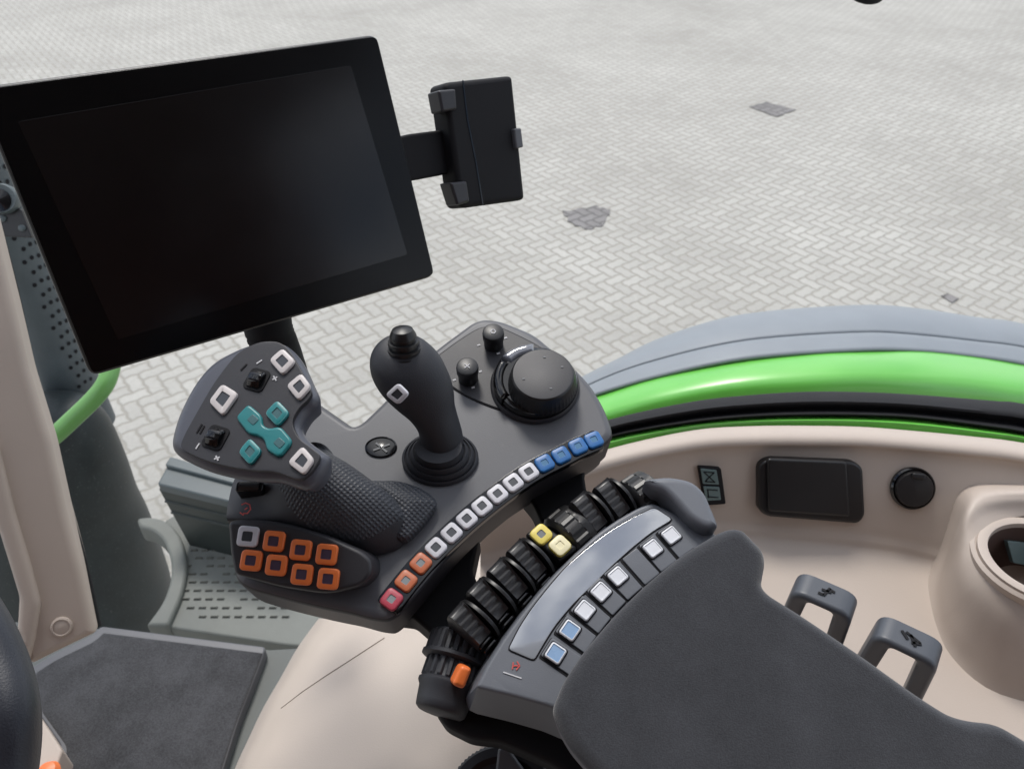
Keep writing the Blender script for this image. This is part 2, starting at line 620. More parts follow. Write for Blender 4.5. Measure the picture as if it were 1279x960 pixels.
# ================================================================== GROUND
def paving_mat(name='herringbone_pavers', ca=(0.31, 0.30, 0.273, 1), cb_=(0.47, 0.461, 0.426, 1), cj=(0.285, 0.272, 0.238, 1)):
    m, nt, b = new_mat(name)
    N, L = nt.nodes, nt.links

    def math_(op, a, bb=None, c=None):
        n = N.new('ShaderNodeMath')
        n.operation = op
        for i, x in enumerate((a, bb, c)):
            if x is None:
                continue
            if isinstance(x, (int, float)):
                n.inputs[i].default_value = x
            else:
                L.new(x, n.inputs[i])
        return n.outputs[0]

    tc = N.new('ShaderNodeNewGeometry')
    mp = N.new('ShaderNodeMapping')
    mp.inputs['Rotation'].default_value = (0, 0, rad(52))
    mp.inputs['Scale'].default_value = (1 / 0.087, 1 / 0.087, 1)
    L.new(tc.outputs['Position'], mp.inputs[0])
    sp = N.new('ShaderNodeSeparateXYZ')
    L.new(mp.outputs[0], sp.inputs[0])
    X, Y = sp.outputs[0], sp.outputs[1]
    # zigzag edges
    tri = lambda t: math_('SUBTRACT', math_('PINGPONG', t, 0.5), 0.25)
    x = math_('MULTIPLY_ADD', tri(Y), 0.22, X)
    y = math_('MULTIPLY_ADD', tri(X), 0.22, Y)
    ix, iy = math_('FLOOR', x), math_('FLOOR', y)
    fx, fy = math_('SUBTRACT', x, ix), math_('SUBTRACT', y, iy)
    d = math_('SUBTRACT', ix, iy)
    k = math_('FLOORED_MODULO', d, 4.0)
    k = math_('ROUND', k)
    is_ = [math_('COMPARE', k, float(i), 0.3) for i in range(4)]
    big = 9.0
    eL = math_('MULTIPLY_ADD', is_[1], big, fx)
    eR = math_('MULTIPLY_ADD', is_[0], big, math_('SUBTRACT', 1.0, fx))
    eB = math_('MULTIPLY_ADD', is_[2], big, fy)
    eT = math_('MULTIPLY_ADD', is_[3], big, math_('SUBTRACT', 1.0, fy))
    dist = math_('MINIMUM', math_('MINIMUM', eL, eR), math_('MINIMUM', eB, eT))
    bx = math_('SUBTRACT', ix, is_[1])
    by = math_('SUBTRACT', iy, is_[2])
    cb = N.new('ShaderNodeCombineXYZ')
    L.new(bx, cb.inputs[0])
    L.new(by, cb.inputs[1])
    L.new(math_('ADD', is_[2], is_[3]), cb.inputs[2])
    wn = N.new('ShaderNodeTexWhiteNoise')
    wn.noise_dimensions = '3D'
    L.new(cb.outputs[0], wn.inputs['Vector'])
    # large stains
    n1 = N.new('ShaderNodeTexNoise')
    n1.inputs['Scale'].default_value = 0.55
    n1.inputs['Detail'].default_value = 7
    n1.inputs['Roughness'].default_value = 0.62
    L.new(tc.outputs['Position'], n1.inputs['Vector'])
    n2 = N.new('ShaderNodeTexNoise')
    n2.inputs['Scale'].default_value = 45
    n2.inputs['Detail'].default_value = 6
    L.new(tc.outputs['Position'], n2.inputs['Vector'])
    f = math_('MULTIPLY_ADD', wn.outputs['Value'], 0.20, math_('MULTIPLY', n2.outputs['Fac'], 0.45))
    f = math_('MULTIPLY_ADD', n1.outputs['Fac'], 1.25, f)
    f = math_('SUBTRACT', f, 0.45)
    cr = N.new('ShaderNodeValToRGB')
    cr.color_ramp.elements[0].position = 0.15
    cr.color_ramp.elements[0].color = ca
    cr.color_ramp.elements[1].position = 0.85
    cr.color_ramp.elements[1].color = cb_
    L.new(f, cr.inputs[0])
    jm = N.new('ShaderNodeMapRange')
    jm.interpolation_type = 'SMOOTHSTEP'
    jm.inputs[1].default_value = 0.0
    jm.inputs[2].default_value = 0.20
    L.new(dist, jm.inputs[0])
    mx = N.new('ShaderNodeMix')
    mx.data_type = 'RGBA'
    mx.inputs[6].default_value = cj
    L.new(jm.outputs[0], mx.inputs[0])
    L.new(cr.outputs[0], mx.inputs[7])
    L.new(mx.outputs[2], b.inputs['Base Color'])
    b.inputs['Roughness'].default_value = 0.85
    bp = N.new('ShaderNodeBump')
    bp.inputs['Strength'].default_value = 0.6
    bp.inputs['Distance'].default_value = 0.006
    hh = math_('MULTIPLY_ADD', n2.outputs['Fac'], 0.25, jm.outputs[0])
    L.new(hh, bp.inputs['Height'])
    L.new(bp.outputs[0], b.inputs['Normal'])
    return m


M['pave'] = paving_mat()
M['patch'] = paving_mat('dark_pavers', (0.15, 0.143, 0.14, 1), (0.27, 0.26, 0.255, 1), (0.11, 0.105, 0.10, 1))
g = mk('ground', [V3((-400, -400, 0)), V3((400, -400, 0)), V3((400, 400, 0)), V3((-400, 400, 0))], [(0, 1, 2, 3)], M['pave'], smooth=False)
tag(g, 'pale grey herringbone block paving of the yard', 'paving', kind='structure')

GP = Plane(V3((0, 3, 0)), (0, 0, 1))


def jag(poly, amp):
    out = []
    L = len(poly)
    for i in range(L):
        a, b = poly[i], poly[(i + 1) % L]
        for k in range(4):
            t = k / 4
            s = amp if k % 2 else -amp
            out.append((a[0] + (b[0] - a[0]) * t + random.uniform(-amp, amp), a[1] + (b[1] - a[1]) * t + s * 0.6))
    return out


for nm, poly, lb, amp in (
        ('dark_paving_patch', [(703, 265), (745, 258), (764, 263), (755, 281), (735, 288), (713, 280)], 'dark patch of replaced pavers right of the phone holder', 2.0),
        ('dark_paving_patch', [(936, 134), (957, 128), (994, 138), (970, 147)], 'smaller dark patch in the far paving near the top of the view', 0.8),
        ('dark_paving_patch', [(1175, 370), (1183, 367), (1197, 374), (1189, 379)], 'single small dark paver just beyond the wheel fender', 0.5)):
    o = prism(nm, GP, GP.uvs(jag(poly, amp)), 0.008, 0.006, 0.002, M['patch'], steps=1, eps=0.001)
    tag(o, lb, 'paving patch', 'dark patches in the yard paving')

# ================================================================== FENDER + WINDOW SILL (right)
fx = [700, 731, 773, 820, 891, 961, 1078, 1148, 1218, 1279, 1400]
def row(xs, ys, h):
    if not isinstance(h, (list, tuple)):
        h = [h] * len(xs)
    pts = [Hz(x, y, hh) for x, y, hh in zip(xs, ys, h)]
    # carry the curve on past the frame towards the rear of the cab
    p = pts[-1]
    d_ = (pts[-1] - pts[-2])
    d_.z = 0
    d_.normalize()
    for k in range(1, 5):
        an = -rad(9 * k)
        e_ = V3((d_.x * math.cos(an) - d_.y * math.sin(an), d_.x * math.sin(an) + d_.y * math.cos(an), -.03 * k * (1 if h[0] > .8 and p.y > .75 else 0)))
        p = p + e_ * .16
        pts.append(p.copy())
    return pts


fend = thing('rear_fender', 'grey plastic and green rear wheel fender arching outside the side window', 'fender', Hz(1078, 440, 0.95))
outer_y = [488, 470, 449, 425.6, 402, 390, 382.5, 387, 397.5, 406, 440]
line_y = [500, 484, 466, 451, 433.5, 423, 416, 419.5, 427, 435, 462]
gtop_y = [515, 499, 485, 472, 456, 446, 438.7, 439.6, 446.7, 456, 482]
hO = [1.02, .99, .96, .93, .89, .87, .86, .87, .89, .91, .97]
add = lambda hs, d: [h + d for h in hs]
low = lambda r_, dz: [p + V3((0, 0, -dz)) for p in r_]
grid('mudguard_edge', [low(row(fx, [y + 6 for y in outer_y], add(hO, .09)), .35), low(row(fx, [y + 6 for y in outer_y], add(hO, .09)), .06), low(row(fx, [y + 6 for y in outer_y], add(hO, .09)), .015), row(fx, [y + 6 for y in outer_y], add(hO, .09)), row(fx, [y + 0 for y in outer_y], add(hO, .03)),
                       row(fx, [y + 3 for y in outer_y], add(hO, .0)),
                       row(fx, [a * .5 + b * .5 for a, b in zip(outer_y, line_y)], add(hO, -.012)), row(fx, [y - .8 for y in line_y], add(hO, -.012))],
     M['fender'], fend, thick=0.006, label='blue grey plastic edge of the fender')
grid('mudguard_lip', [row(fx, [y + 1.2 for y in line_y], add(hO, -.003)), row(fx, [y + 2 for y in line_y], add(hO, -.012)),
                      row(fx, [y - .6 for y in gtop_y], add(hO, -.012))], M['fender'], fend, thick=0.006)
gx = [700, 748, 820, 914, 1008, 1078, 1148, 1218, 1275, 1400]
gt = [511, 493.5, 472, 451, 440.5, 438.7, 439.6, 446.7, 456, 480]
gb = [560, 542, 522, 506, 500, 497, 500, 506, 514, 530]
hG = [1.0, .975, .925, .88, .86, .855, .86, .88, .90, .95]
grid('green_panel', [row(gx, gt, hG), row(gx, [a * .7 + b * .3 for a, b in zip(gt, gb)], add(hG, -.012)),
                     row(gx, [a * .35 + b * .65 for a, b in zip(gt, gb)], add(hG, -.004)), row(gx, gb, add(hG, .04)), row(gx, [y + 3 for y in gb], add(hG, .15)), low(row(gx, [y + 3 for y in gb], add(hG, .15)), .3)],
     M['green'], fend, thick=0.005, label='glossy green painted panel of the fender')

# window sill: black seal, green strip
wf = thing('side_window_frame', 'curved black rubber seal and thin green strip below the side window', 'window frame', Hz(1000, 520, 0.68))
sx = [690, 769, 867, 940, 1008, 1078, 1148, 1242, 1279, 1420]
st = [547, 521.6, 501, 493, 489, 489.5, 493, 500.5, 504, 530]       # black top
sb = [570, 545, 528.5, 522, 520, 520.5, 524, 536, 542, 568]          # black bottom = strip top
sg = [580, 557, 536, 531, 530.5, 532, 537.5, 547.5, 552, 580]        # strip bottom = lip
seal = [row(sx, [y + 6 for y in st], .72), row(sx, st, .672), row(sx, [a * .6 + b * .4 for a, b in zip(st, sb)], .655),
        row(sx, [a * .3 + b * .7 for a, b in zip(st, sb)], .672), row(sx, [a * .1 + b * .9 for a, b in zip(st, sb)], .662), row(sx, sb, .675)]
grid('window_seal', seal, M['blackm'], wf)
grid('green_strip', [row(sx, [y - 1 for y in sb], .676), row(sx, [a * .6 + b * .4 for a, b in zip(sb, sg)], .668), row(sx, [a * .4 + b * .6 for a, b in zip(sb, sg)], .672),
                     row(sx, [y + 3 for y in sg], .68)], M['green'], wf)

# ================================================================== RIGHT SIDE CONSOLE (beige)
sc_ = thing('side_console', 'beige moulded side panel and shelf below the side window', 'side panel', Hz(1050, 730, 0.78))
wx = [600, 690, 769, 867, 940, 1008, 1078, 1148, 1215, 1279, 1420]
lipb = [612, 583, 557, 536, 531, 530.5, 532, 537.5, 544, 552, 580]
wbot = [690, 672, 660, 652, 653, 659, 666, 678, 700, 728, 800]
hW = .75
def wall_rows():
    rows = []
    rows.append(row(wx, [y + 1 for y in lipb], .672))
    rows.append(row(wx, [y + 2 for y in lipb], .648))
    rows.append(row(wx, [y + 12 for y in lipb], .640))
    rows.append(row(wx, [y + 24 for y in lipb], .646))
    rows.append(row(wx, [y + 34 for y in lipb], .662))
    rows.append(row(wx, [(y + 34) * .5 + b * .5 for y, b in zip(lipb, wbot)], .705))
    rows.append(row(wx, [(y + 34) * .12 + b * .88 for y, b in zip(lipb, wbot)], .740))
    rows.append(row(wx, [b + 8 for b in wbot], .757))
    rows.append(row(wx, [b + 40 for b in wbot], .772))
    rows.append(row(wx, [b + 190 for b in wbot], .785))
    rows.append(row(wx, [b + 420 for b in wbot], .80))
    return rows


WR = wall_rows()
grid('panel', WR, M['beige'], sc_, n=60, rown=5)


def wplane(x, y):
    """plane of the beige wall at a picture column"""
    def at(xx, r):
        pts = WR[r]
        for i in range(len(wx) - 1):
            if wx[i] <= xx <= wx[i + 1]:
                t = (xx - wx[i]) / (wx[i + 1] - wx[i])
                return pts[i] * (1 - t) + pts[i + 1] * t
    a, b = at(x - 25, 4), at(x + 25, 4)
    c = at(x, 6)
    u = (b - a).normalized()
    w = (a + b) / 2 - c
    n = u.cross(w).normalized()
    return Plane((a + b) / 2, n, u)


# black lid
wp = wplane(1008, 600)
q = rd([(944, 577), (957, 569), (1062, 573), (1073, 580), (1076, 640), (1068, 650), (955, 641), (945, 634)], 9)
lidt = thing('storage_flap', 'glossy black rectangular flap set in the beige side panel', 'flap', wp.hit(1008, 610))
prism('flap_frame', wp, wp.uvs(q), 0.012, 0.020, 0.004, M['black'], lidt)
q = rd([(957, 571), (1056, 575), (1060, 644), (958, 637)], 5)
prism('flap_door', wp, wp.uvs(q, .012), 0.0175, 0.006, 0.003, M['black'], lidt)
# socket
wp = wplane(1139, 605)
so = thing('power_socket', 'round black capped power socket in the beige side panel', 'socket', wp.hit(1139, 609))
u, v = wp.uv(1139, 609)
turned('socket_ring', wp, u, v, [(.0265, -.004), (.0265, .004), (.0245, .006), (.0235, .003)], M['gloss'], so)
turned('cap', wp, u, v, [(.0225, 0), (.0225, .008), (.021, .0105), (.0, .0115)], M['black'], so)
cu, cv = wp.uv(1146, 594, .008)
prism('cap_tab', wp, rrect(cu, cv, .016, .008, .003), 0.013, 0.008, 0.002, M['black'], so)
# small display with pictogram
wp = wplane(886, 605)
dg = thing('rocker_switch', 'small upright dark rocker switch with pale pictogram beside the black flap', 'switch', wp.hit(887, 605))
q = rd([(871, 581), (899, 583), (905, 627), (879, 629)], 2)
prism('switch_frame', wp, wp.uvs(q), 0.005, 0.010, 0.001, M['blackm'], dg)
q = rd([(875, 585), (895, 587), (898, 605), (878, 604)], 1)
prism('upper_window', wp, wp.uvs(q, .006), 0.0065, 0.002, 0.0005, M['teal_glass'], dg)
q = rd([(878.5, 607), (898.5, 608), (900.5, 624), (881.5, 625)], 1)
prism('lower_window', wp, wp.uvs(q, .006), 0.0065, 0.002, 0.0005, M['teal_glass'], dg)
ribbon('pictogram', wp, [[(879, 589), (892, 590), (886, 595.5), (879, 589)], [(886, 595.5), (881, 601), (893, 602), (886, 595.5)]], .0012, .0068, M['blackm'], dg)
ribbon('pictogram', wp, [[(883, 611), (896, 612)], [(884, 620), (897, 621)], [(884, 611), (885, 621)]], .0012, .0068, M['blackm'], dg)

# cup holder tower at the right edge
cupc = Hz(1301, 698, 0.675)
ct = thing('cup_holder', 'round beige cup holder with a dark brown inside at the right edge', 'cup holder', V3((cupc.x, cupc.y, CAM.z - .79)))
Z = V3((0, 0, 1))
XX, YY = RX, V3((0, 1, 0))
r0 = 0.061
prof = [(.055, -.115), (.062, -.04), (.0705, -.010), (.0715, -.003), (.0675, 0), (.0672, -.003), (.0655, -.003), (.0652, .0015),
        (.060, .003), (.0548, .0015), (.0535, -.004), (.052, -.05), (.050, -.095), (.0, -.096)]
stack('holder', [(cupc + Z * o, r * 1.0, r * 0.92, XX, YY) for r, o in prof], [M['beige'], M['cup']], ct, n=64, band=lambda j, k: 1 if j >= 10 else 0)
rAA = [Hz(1330, 600, .70), Hz(1262, 600, .695), Hz(1216, 603, .69), Hz(1192, 618, .702), Hz(1180, 652, .732), Hz(1164, 696, .768), Hz(1148, 742, .784), Hz(1150, 792, .793), Hz(1172, 840, .796), Hz(1232, 886, .80), Hz(1330, 912, .80)]
rA = [Hz(1330, 611, .658), Hz(1262, 611, .658), Hz(1222, 615, .661), Hz(1205, 628, .673), Hz(1194, 656, .701), Hz(1181, 693, .740), Hz(1169, 732, .764), Hz(1170, 776, .776), Hz(1190, 818, .779), Hz(1241, 860, .780), Hz(1330, 886, .78)]
rB = [Hz(1330, 622, .658), Hz(1262, 622, .657), Hz(1226, 627, .658), Hz(1209, 640, .664), Hz(1199, 662, .682), Hz(1188, 692, .716), Hz(1181, 728, .738), Hz(1187, 764, .748), Hz(1208, 796, .750), Hz(1254, 828, .750), Hz(1330, 852, .750)]
rC = [Hz(1330, 632, .667), Hz(1264, 635, .667), Hz(1234, 641, .667), Hz(1218, 653, .669), Hz(1208, 668, .676), Hz(1200, 690, .690), Hz(1200, 714, .700), Hz(1212, 738, .704), Hz(1236, 760, .705), Hz(1270, 778, .705), Hz(1330, 792, .705)]
rD = [Hz(1337, 640, .674), Hz(1277, 644, .674), Hz(1248, 651, .674), Hz(1233, 661, .6745), Hz(1225, 673, .676), Hz(1223, 687, .677), Hz(1228, 702, .678), Hz(1241, 718, .678), Hz(1261, 732, .678), Hz(1289, 743, .678), Hz(1337, 750, .678)]
grid('flank', [rAA, rA, rB, rC, rD], M['beige'], ct, n=44, rown=6)
pc = Plane(cupc + V3((-.012, .035, -.03)), (.1, -.8, .6))
prism('inner_clip', pc, pc.uvs(rd([(1258, 675), (1310, 680), (1310, 712), (1266, 703)], 2)), 0, .006, .001, M['teal_glass'], ct)

# ================================================================== loop handles on the shelf
def loop_handle(top, opening, legs, label, icon, off, depth=.75):
    base = Hz(sum(p[0] for p in top) / len(top), sum(p[1] for p in top) / len(top), .785)
    return base


def make_handle(A, B, h, label, icons, lw=.0175, wid=.030):
    """A, B: picture ends of the top bar's centre line, h: depth below the camera"""
    a, b = Hz(A[0], A[1], h), Hz(B[0], B[1], h)
    ax = (b - a).normalized()
    t = thing('loop_handle', label, 'control handle', Hz((A[0] + B[0]) / 2, (A[1] + B[1]) / 2, .785), 'grey loop handles on the beige shelf')
    side = V3((-ax.y, ax.x, 0))
    pl = Plane((a + b) / 2, -side if side.y > 0 else side, ax)
    L = (b - a).length
    # upright U seen edge on: outline in the plane of the loop, thickness = width of the bar
    Ht = .088
    w = lw
    bar = .0095
    o = [(-L / 2, 0), (L / 2, 0), (L / 2 + .004, -Ht), (L / 2 + .004 - w, -Ht), (L / 2 - w, -bar), (-L / 2 + w, -bar), (-L / 2 - .004 + w, -Ht), (-L / 2 - .004, -Ht)]
    # plane normal points towards the viewer; v axis is up
    sgn = 1 if pl.v.z > 0 else -1
    o = [(x, y * sgn) for x, y in o]
    uv = rd(o, [.016, .016, .001, .001, .006, .006, .001, .001], 6)
    prism('loop', pl, uv, wid / 2, wid, .005, M['handle'], t, steps=3)
    tp = Plane((a + b) / 2, (0, 0, 1), ax)
    ribbon('pictogram', tp, icons, .0028, .0008, M['blackm'], t, px=False)
    return t


make_handle((994, 724), (1070, 757), .655, 'nearer-left grey loop handle with a single locking mark beside the armrest pad',
            [[(-.004, .002), (.004, .003)], [(-.001, -.004), (.002, .007)], [(.003, .006), (.007, .005)], [(-.006, -.004), (-.002, -.004)]])
make_handle((1096, 778), (1178, 817), .655, 'grey loop handle with a double arrow mark standing nearer the cup holder',
            [[(-.008, .004), (-.002, -.002)], [(-.004, .005), (.009, .0)], [(.003, -.004), (.010, -.001)], [(.0, .004), (.006, -.006)]])

# ================================================================== SEAT SIDE COWLING (beige, under the armrest)
cw = thing('seat_cowling', 'beige curved cowling with seam lines below the armrest controls', 'cowling', Hz(470, 860, 0.95))
rows = []
edge = [(404, 772), (392, 788), (376, 811), (357, 845), (335, 883), (315, 925), (297, 965), (270, 1040)]
rows.append([Hz(x - 6, y, 1.24) for x, y in edge])
rows.append([Hz(x - 2, y, 1.05) for x, y in edge])
rows.append([Hz(x, y, .92) for x, y in edge])
rows.append([Hz(x + 14, y, .875) for x, y in edge])
rows.append([Hz(x + 45, y, .85) for x, y in edge])
rows.append([Hz(x + 120 - i * 2, y - 20 + i * 10, .835) for i, (x, y) in enumerate(edge)])
rows.append([Hz(x + 230, y - 120 + i * 25, .825) for i, (x, y) in enumerate(edge)])
rows.append([Hz(x + 420, y - 240 + i * 40, .815) for i, (x, y) in enumerate(edge)])
cover = grid('cover', rows, M['beige2'], cw, n=40, rown=5)


for sm in ([(351, 884), (378, 863), (406, 844), (440, 822), (480, 796)], [(640, 646), (630, 676), (608, 724), (588, 764)]):
    pts_ = on_surface(cover, sm)
    if len(pts_) > 2:
        tube('seam', pts_, .0005, M['seam'], cw, n=6)


# ================================================================== FLOOR, MAT, STEP
FP = Plane(Hz(200, 860, 1.25), (0, 0, 1))
fl = prism('cab_floor', FP, FP.uvs([(-200, 790), (60, 770), (128, 783), (336, 808), (372, 806), (640, 800), (640, 1180), (-260, 1180)]), -.006, .05, .004, M['floor'])
tag(fl, 'grey cab floor around the carpet mat', 'floor', kind='structure')
mt = thing('floor_mat', 'dark grey carpet mat with raised rubber border on the cab floor', 'floor mat', Hz(200, 880, 1.25))
mq = rd([(40, 842), (72, 822), (118, 800), (130, 788), (335, 814), (318, 860), (302, 900), (276, 985), (230, 1080), (60, 1080), (74, 965), (80, 938), (48, 893)], [8, 10, 20, 5, 6, 10, 20, 10, 5, 5, 10, 6, 6])
prism('border', FP, FP.uvs(mq), .018, .022, .004, M['console'], mt)
mi_ = ccw(clean(FP.uvs(mq, .012), .001))
prism('carpet', FP, inset_safe(mi_, .006), .020, .010, .004, M['carpet'], mt)
bt = thing('floor_trim', 'small beige trim corner with an orange knob beside the mat', 'trim', Hz(60, 950, 1.2))
FT = Plane(Hz(60, 930, 1.18), (0, 0, 1))
prism('trim_plate', FT, FT.uvs(rd([(30, 870), (50, 893), (78, 936), (62, 980), (20, 1040), (0, 1000), (0, 880)], 3)), 0, .08, .004, M['pillar'], bt)
u, v = FT.uv(62, 966)
turned('knob', FT, u, v, [(.016, 0), (.017, .006), (.012, .014), (.0, .016)], M['orange'], bt)

SP = Plane(Hz(290, 740, 1.50), (0, 0, 1))
stp = thing('step_platform', 'grey-green access step plate with raised anti-slip cleats outside the door', 'step', Hz(290, 740, 1.5))
prism('tread', SP, SP.uvs(rd([(205, 650), (240, 630), (420, 680), (420, 806), (364, 806), (196, 781), (222, 735), (226, 701)], [4, 4, 4, 4, 12, 6, 8, 10])), 0, .05, .006, M['plate'], stp)
verts, faces = [], []
for j in range(12):
    for i in range(14):
        u0, v0 = SP.uv(236, 770)
        x = u0 + i * .027 - (j % 2) * .008 - .05
        y = v0 + j * .024
        pxy = SP.pt(x, y)
        # keep on the plate
        rel = pxy - CAM
        dd = rel.dot(FW)
        pxx = 639.5 + rel.dot(RX) / dd * F
        pyy = 480 - rel.dot(UP) / dd * F
        if not (232 < pxx < 360 + (j * 4) and 655 < pyy < 790 and pyy < 772 + (pxx - 236) * .14):
            continue
        if random.random() < .08:
            continue
        b0 = len(verts)
        for (du, dv, hh) in ((-.009, -.003, 0), (.009, -.003, 0), (.009, .003, 0), (-.009, .003, 0), (-.006, -.001, .005), (.006, -.001, .005), (.006, .001, .005), (-.006, .001, .005)):
            verts.append(SP.pt(x + du, y + dv, hh))
        for f in ((4, 5, 6, 7), (0, 1, 5, 4), (1, 2, 6, 5), (2, 3, 7, 6), (3, 0, 4, 7)):
            faces.append(tuple(b0 + q for q in f))
mk('cleats', verts, faces, M['plate2'], stp, smooth=False)
prism('raised_edge', SP, SP.uvs(rd([(172, 652), (190, 649), (212, 655), (229, 675), (237, 706), (231, 744), (212, 786), (184, 786), (206, 756), (216, 726), (215, 700), (206, 678), (192, 666), (176, 663)],
      [5, 12, 14, 16, 18, 18, 5, 5, 14, 12, 12, 12, 10, 5])), .016, .05, .009, M['plate'], stp)

# storage box
bx = thing('storage_box', 'dark olive plastic box with a ribbed grey lid outside the cab', 'storage box', Hz(260, 690, 1.52))
BPz = Plane(Hz(255, 600, 1.30), (0, 0, 1))
lid = [(214, 571), (330, 606), (345, 640), (196, 604)]
prism('lid', BPz, BPz.uvs(rd(lid, 4)), .0, .022, .005, M['lidgrey'], bx)
lid2 = [(216, 566), (330, 600), (335, 612), (212, 578)]
prism('lid_rib', BPz, BPz.uvs(rd([(214, 573), (330, 608), (334, 618), (207, 584)], 3)), .010, .012, .004, M['lidgrey'], bx)
top = [Hz(199, 611, 1.325), Hz(345, 645, 1.325), Hz(340, 610, 1.325), Hz(214, 582, 1.325)]
bot = [Hz(240, 686, 1.515), Hz(345, 712, 1.515), Hz(345, 670, 1.515), Hz(250, 640, 1.515)]
mk('bin', top + bot, [(0, 4, 5, 1), (1, 5, 6, 2), (2, 6, 7, 3), (3, 7, 4, 0), (4, 7, 6, 5)], M['olive'], bx, smooth=False)
for k in (1, 2):
    t_ = k / 3
    a0 = top[0].lerp(bot[0], t_ * .55)
    b0 = top[1].lerp(bot[1], t_ * .55)
    tube('rib', [a0, b0], .004, M['olive'], bx, n=8)

# front mudguard / dark bodywork
XX, YY = RX, V3((0, 1, 0))
fg = thing('front_bodywork', 'dark slate rounded bodywork seen through the front window', 'bodywork', Hz(140, 780, 2.2))
sl = []
for y, xr, r_ in ((501, 78, 14), (503, 92, 30), (508, 106, 45), (517, 118, 60), (543, 136, 85), (596, 156, 110), (634, 168, 120), (668, 183, 130), (716, 199, 140), (759, 211, 146), (820, 217, 150)):
    dd = 1.5 / (math.cos(PITCH) + (480 - y) / F * math.sin(PITCH))
    c_ = D(xr - r_, y, dd)
    sl.append(tuple(c_) + (r_ * dd / F,))
sl = crspline(sl, 4, False)
stack('shell', [(V3(c[:3]), c[3], c[3] * .75, XX, YY) for c in sl], M['slate'], fg, n=64, angle=70)

# exhaust guard column
eg = thing('exhaust_guard', 'perforated grey metal exhaust guard behind the left edge of the monitor', 'exhaust guard', D(60, 500, 1.95))
ea, eb = D(4, 330, 1.86), D(70, 512, 2.04)
# vertical axis
cx, cy = ea.x, ea.y
botz = D(70, 515, 2.0).z
ctr = V3((ea.x + .02, ea.y + .02, 0))
def colpt(z):
    return V3((ctr.x, ctr.y, z))
topz = CAM.z + .5
ER = .072
stack('guard', [(colpt(botz - .15), ER, ER, XX, YY), (colpt(botz), ER, ER, XX, YY), (colpt(topz), ER, ER, XX, YY)], M['guard'], eg, n=48)
verts, faces = [], []
for j in range(32):
    for i in range(3):
        ang = rad(-42 + i * 15 + (j % 2) * 7.5)
        z = botz + .02 + j * .031 + (i % 2) * .004
        c = V3((ctr.x + math.cos(ang) * (ER + .0012), ctr.y + math.sin(ang) * (ER + .0012), z))
        tn = V3((-math.sin(ang), math.cos(ang), 0))
        b0 = len(verts)
        for k in range(8):
            a = 2 * math.pi * k / 8
            verts.append(c + tn * (.0052 * math.cos(a)) + Z * (.0058 * math.sin(a)))
        faces.append(tuple(b0 + k for k in range(8)))
mk('perforations', verts, faces, M['blackm'], eg, smooth=False)
bk = thing('black_bracket', 'flat black bracket with two bolts across the exhaust guard', 'bracket', D(15, 290, 1.6))
bpn = Plane(D(15, 280, 1.62), (.1, -.85, .5))
prism('plate', bpn, bpn.uvs(rd([(-60, 250), (26, 261), (40, 297), (-60, 292)], 3)), 0, .012, .002, M['black'], bk)
for x, y in ((4, 273), (28, 285)):
    u, v = bpn.uv(x, y)
    turned('bolt', bpn, u, v, [(.007, 0), (.007, .004), (.004, .006), (.0, .006)], M['lidgrey'], bk, n=12)
ml = thing('mirror_lamp', 'small pale round lamp with dark centre just above the black bracket', 'lamp', D(8, 240, 1.62))
lp = Plane(D(5, 243, 1.6), (.2, -.85, .5))
u, v = lp.uv(2, 248)
turned('housing', lp, u, v, [(.030, -.02), (.031, 0), (.028, .006), (.025, .004)], M['lidgrey'], ml)
turned('lens', lp, u - .004, v - .004, [(.0245, 0), (.023, .006), (.0, .009)], M['gloss'], ml)

# green rail
rl = tube('green_handrail', [D(x, y, d) for x, y, d in crspline([(40, 566, 1.62), (68, 544, 1.6), (92, 522, 1.6), (115, 500, 1.6), (130, 482, 1.6), (137, 465, 1.61), (142, 440, 1.63), (146, 400, 1.66)], 5, False)],
          .0185, M['railgreen'], n=20)
tag(rl, 'light green painted tube handrail below the corner of the monitor', 'handrail')

# left pillar
pp = Plane(D(60, 620, 1.05), (.35, -.75, .56))
pil = thing('cab_pillar', 'beige cab pillar trim running down the left edge of the view', 'pillar', D(80, 800, 1.1))
ol = [(-60, 250), (-16, 250), (15, 375), (34, 457), (56, 529), (62, 548), (81, 634), (100.6, 706), (117, 779), (120, 791), (72, 814), (36, 832), (21.6, 787), (24, 744), (14, 711), (0, 663), (-30, 590), (-60, 500)]
prism('trim', pp, pp.uvs(rd(ol, 8)), 0, .05, .012, M['pillar'], pil, steps=5)
prism('inner_fold', pp, pp.uvs(rd([(-60, 470), (0, 560), (20, 640), (38, 700), (52, 752), (44, 800), (36, 829), (22.5, 787), (25, 744), (15, 711), (0, 663), (-30, 590)], 6)), .010, .02, .009, M['pillar'], pil)
seal_pts = [D(x, y, 1.10) for x, y in crspline([(-18, 230), (1, 300), (20, 375), (38, 457), (60, 532), (84, 634), (104, 706), (121, 782)], 5, False)]
tube('seal', seal_pts, .0065, M['blackm'], pil, n=10)
u, v = pp.uv(77, 782, 0)
turned('screw_cap', pp, u, v, [(.0135, -.001), (.0135, .003), (.011, .0045), (.010, .003), (.006, .004), (.0, .0045)], M['pillar'], pil)

# steering wheel rim at the lower left
sw = tube('steering_wheel', [D(x, y, d) for x, y, d in crspline([(-150, 640, .86), (-75, 710, .82), (-28, 775, .79), (0, 835, .77), (12, 890, .75), (11, 945, .74), (0, 1000, .73), (-25, 1060, .73)], 8, False)],
          .0265, M['leather'], n=28)
tag(sw, 'dark leather covered steering wheel rim at the lower left edge', 'steering wheel')

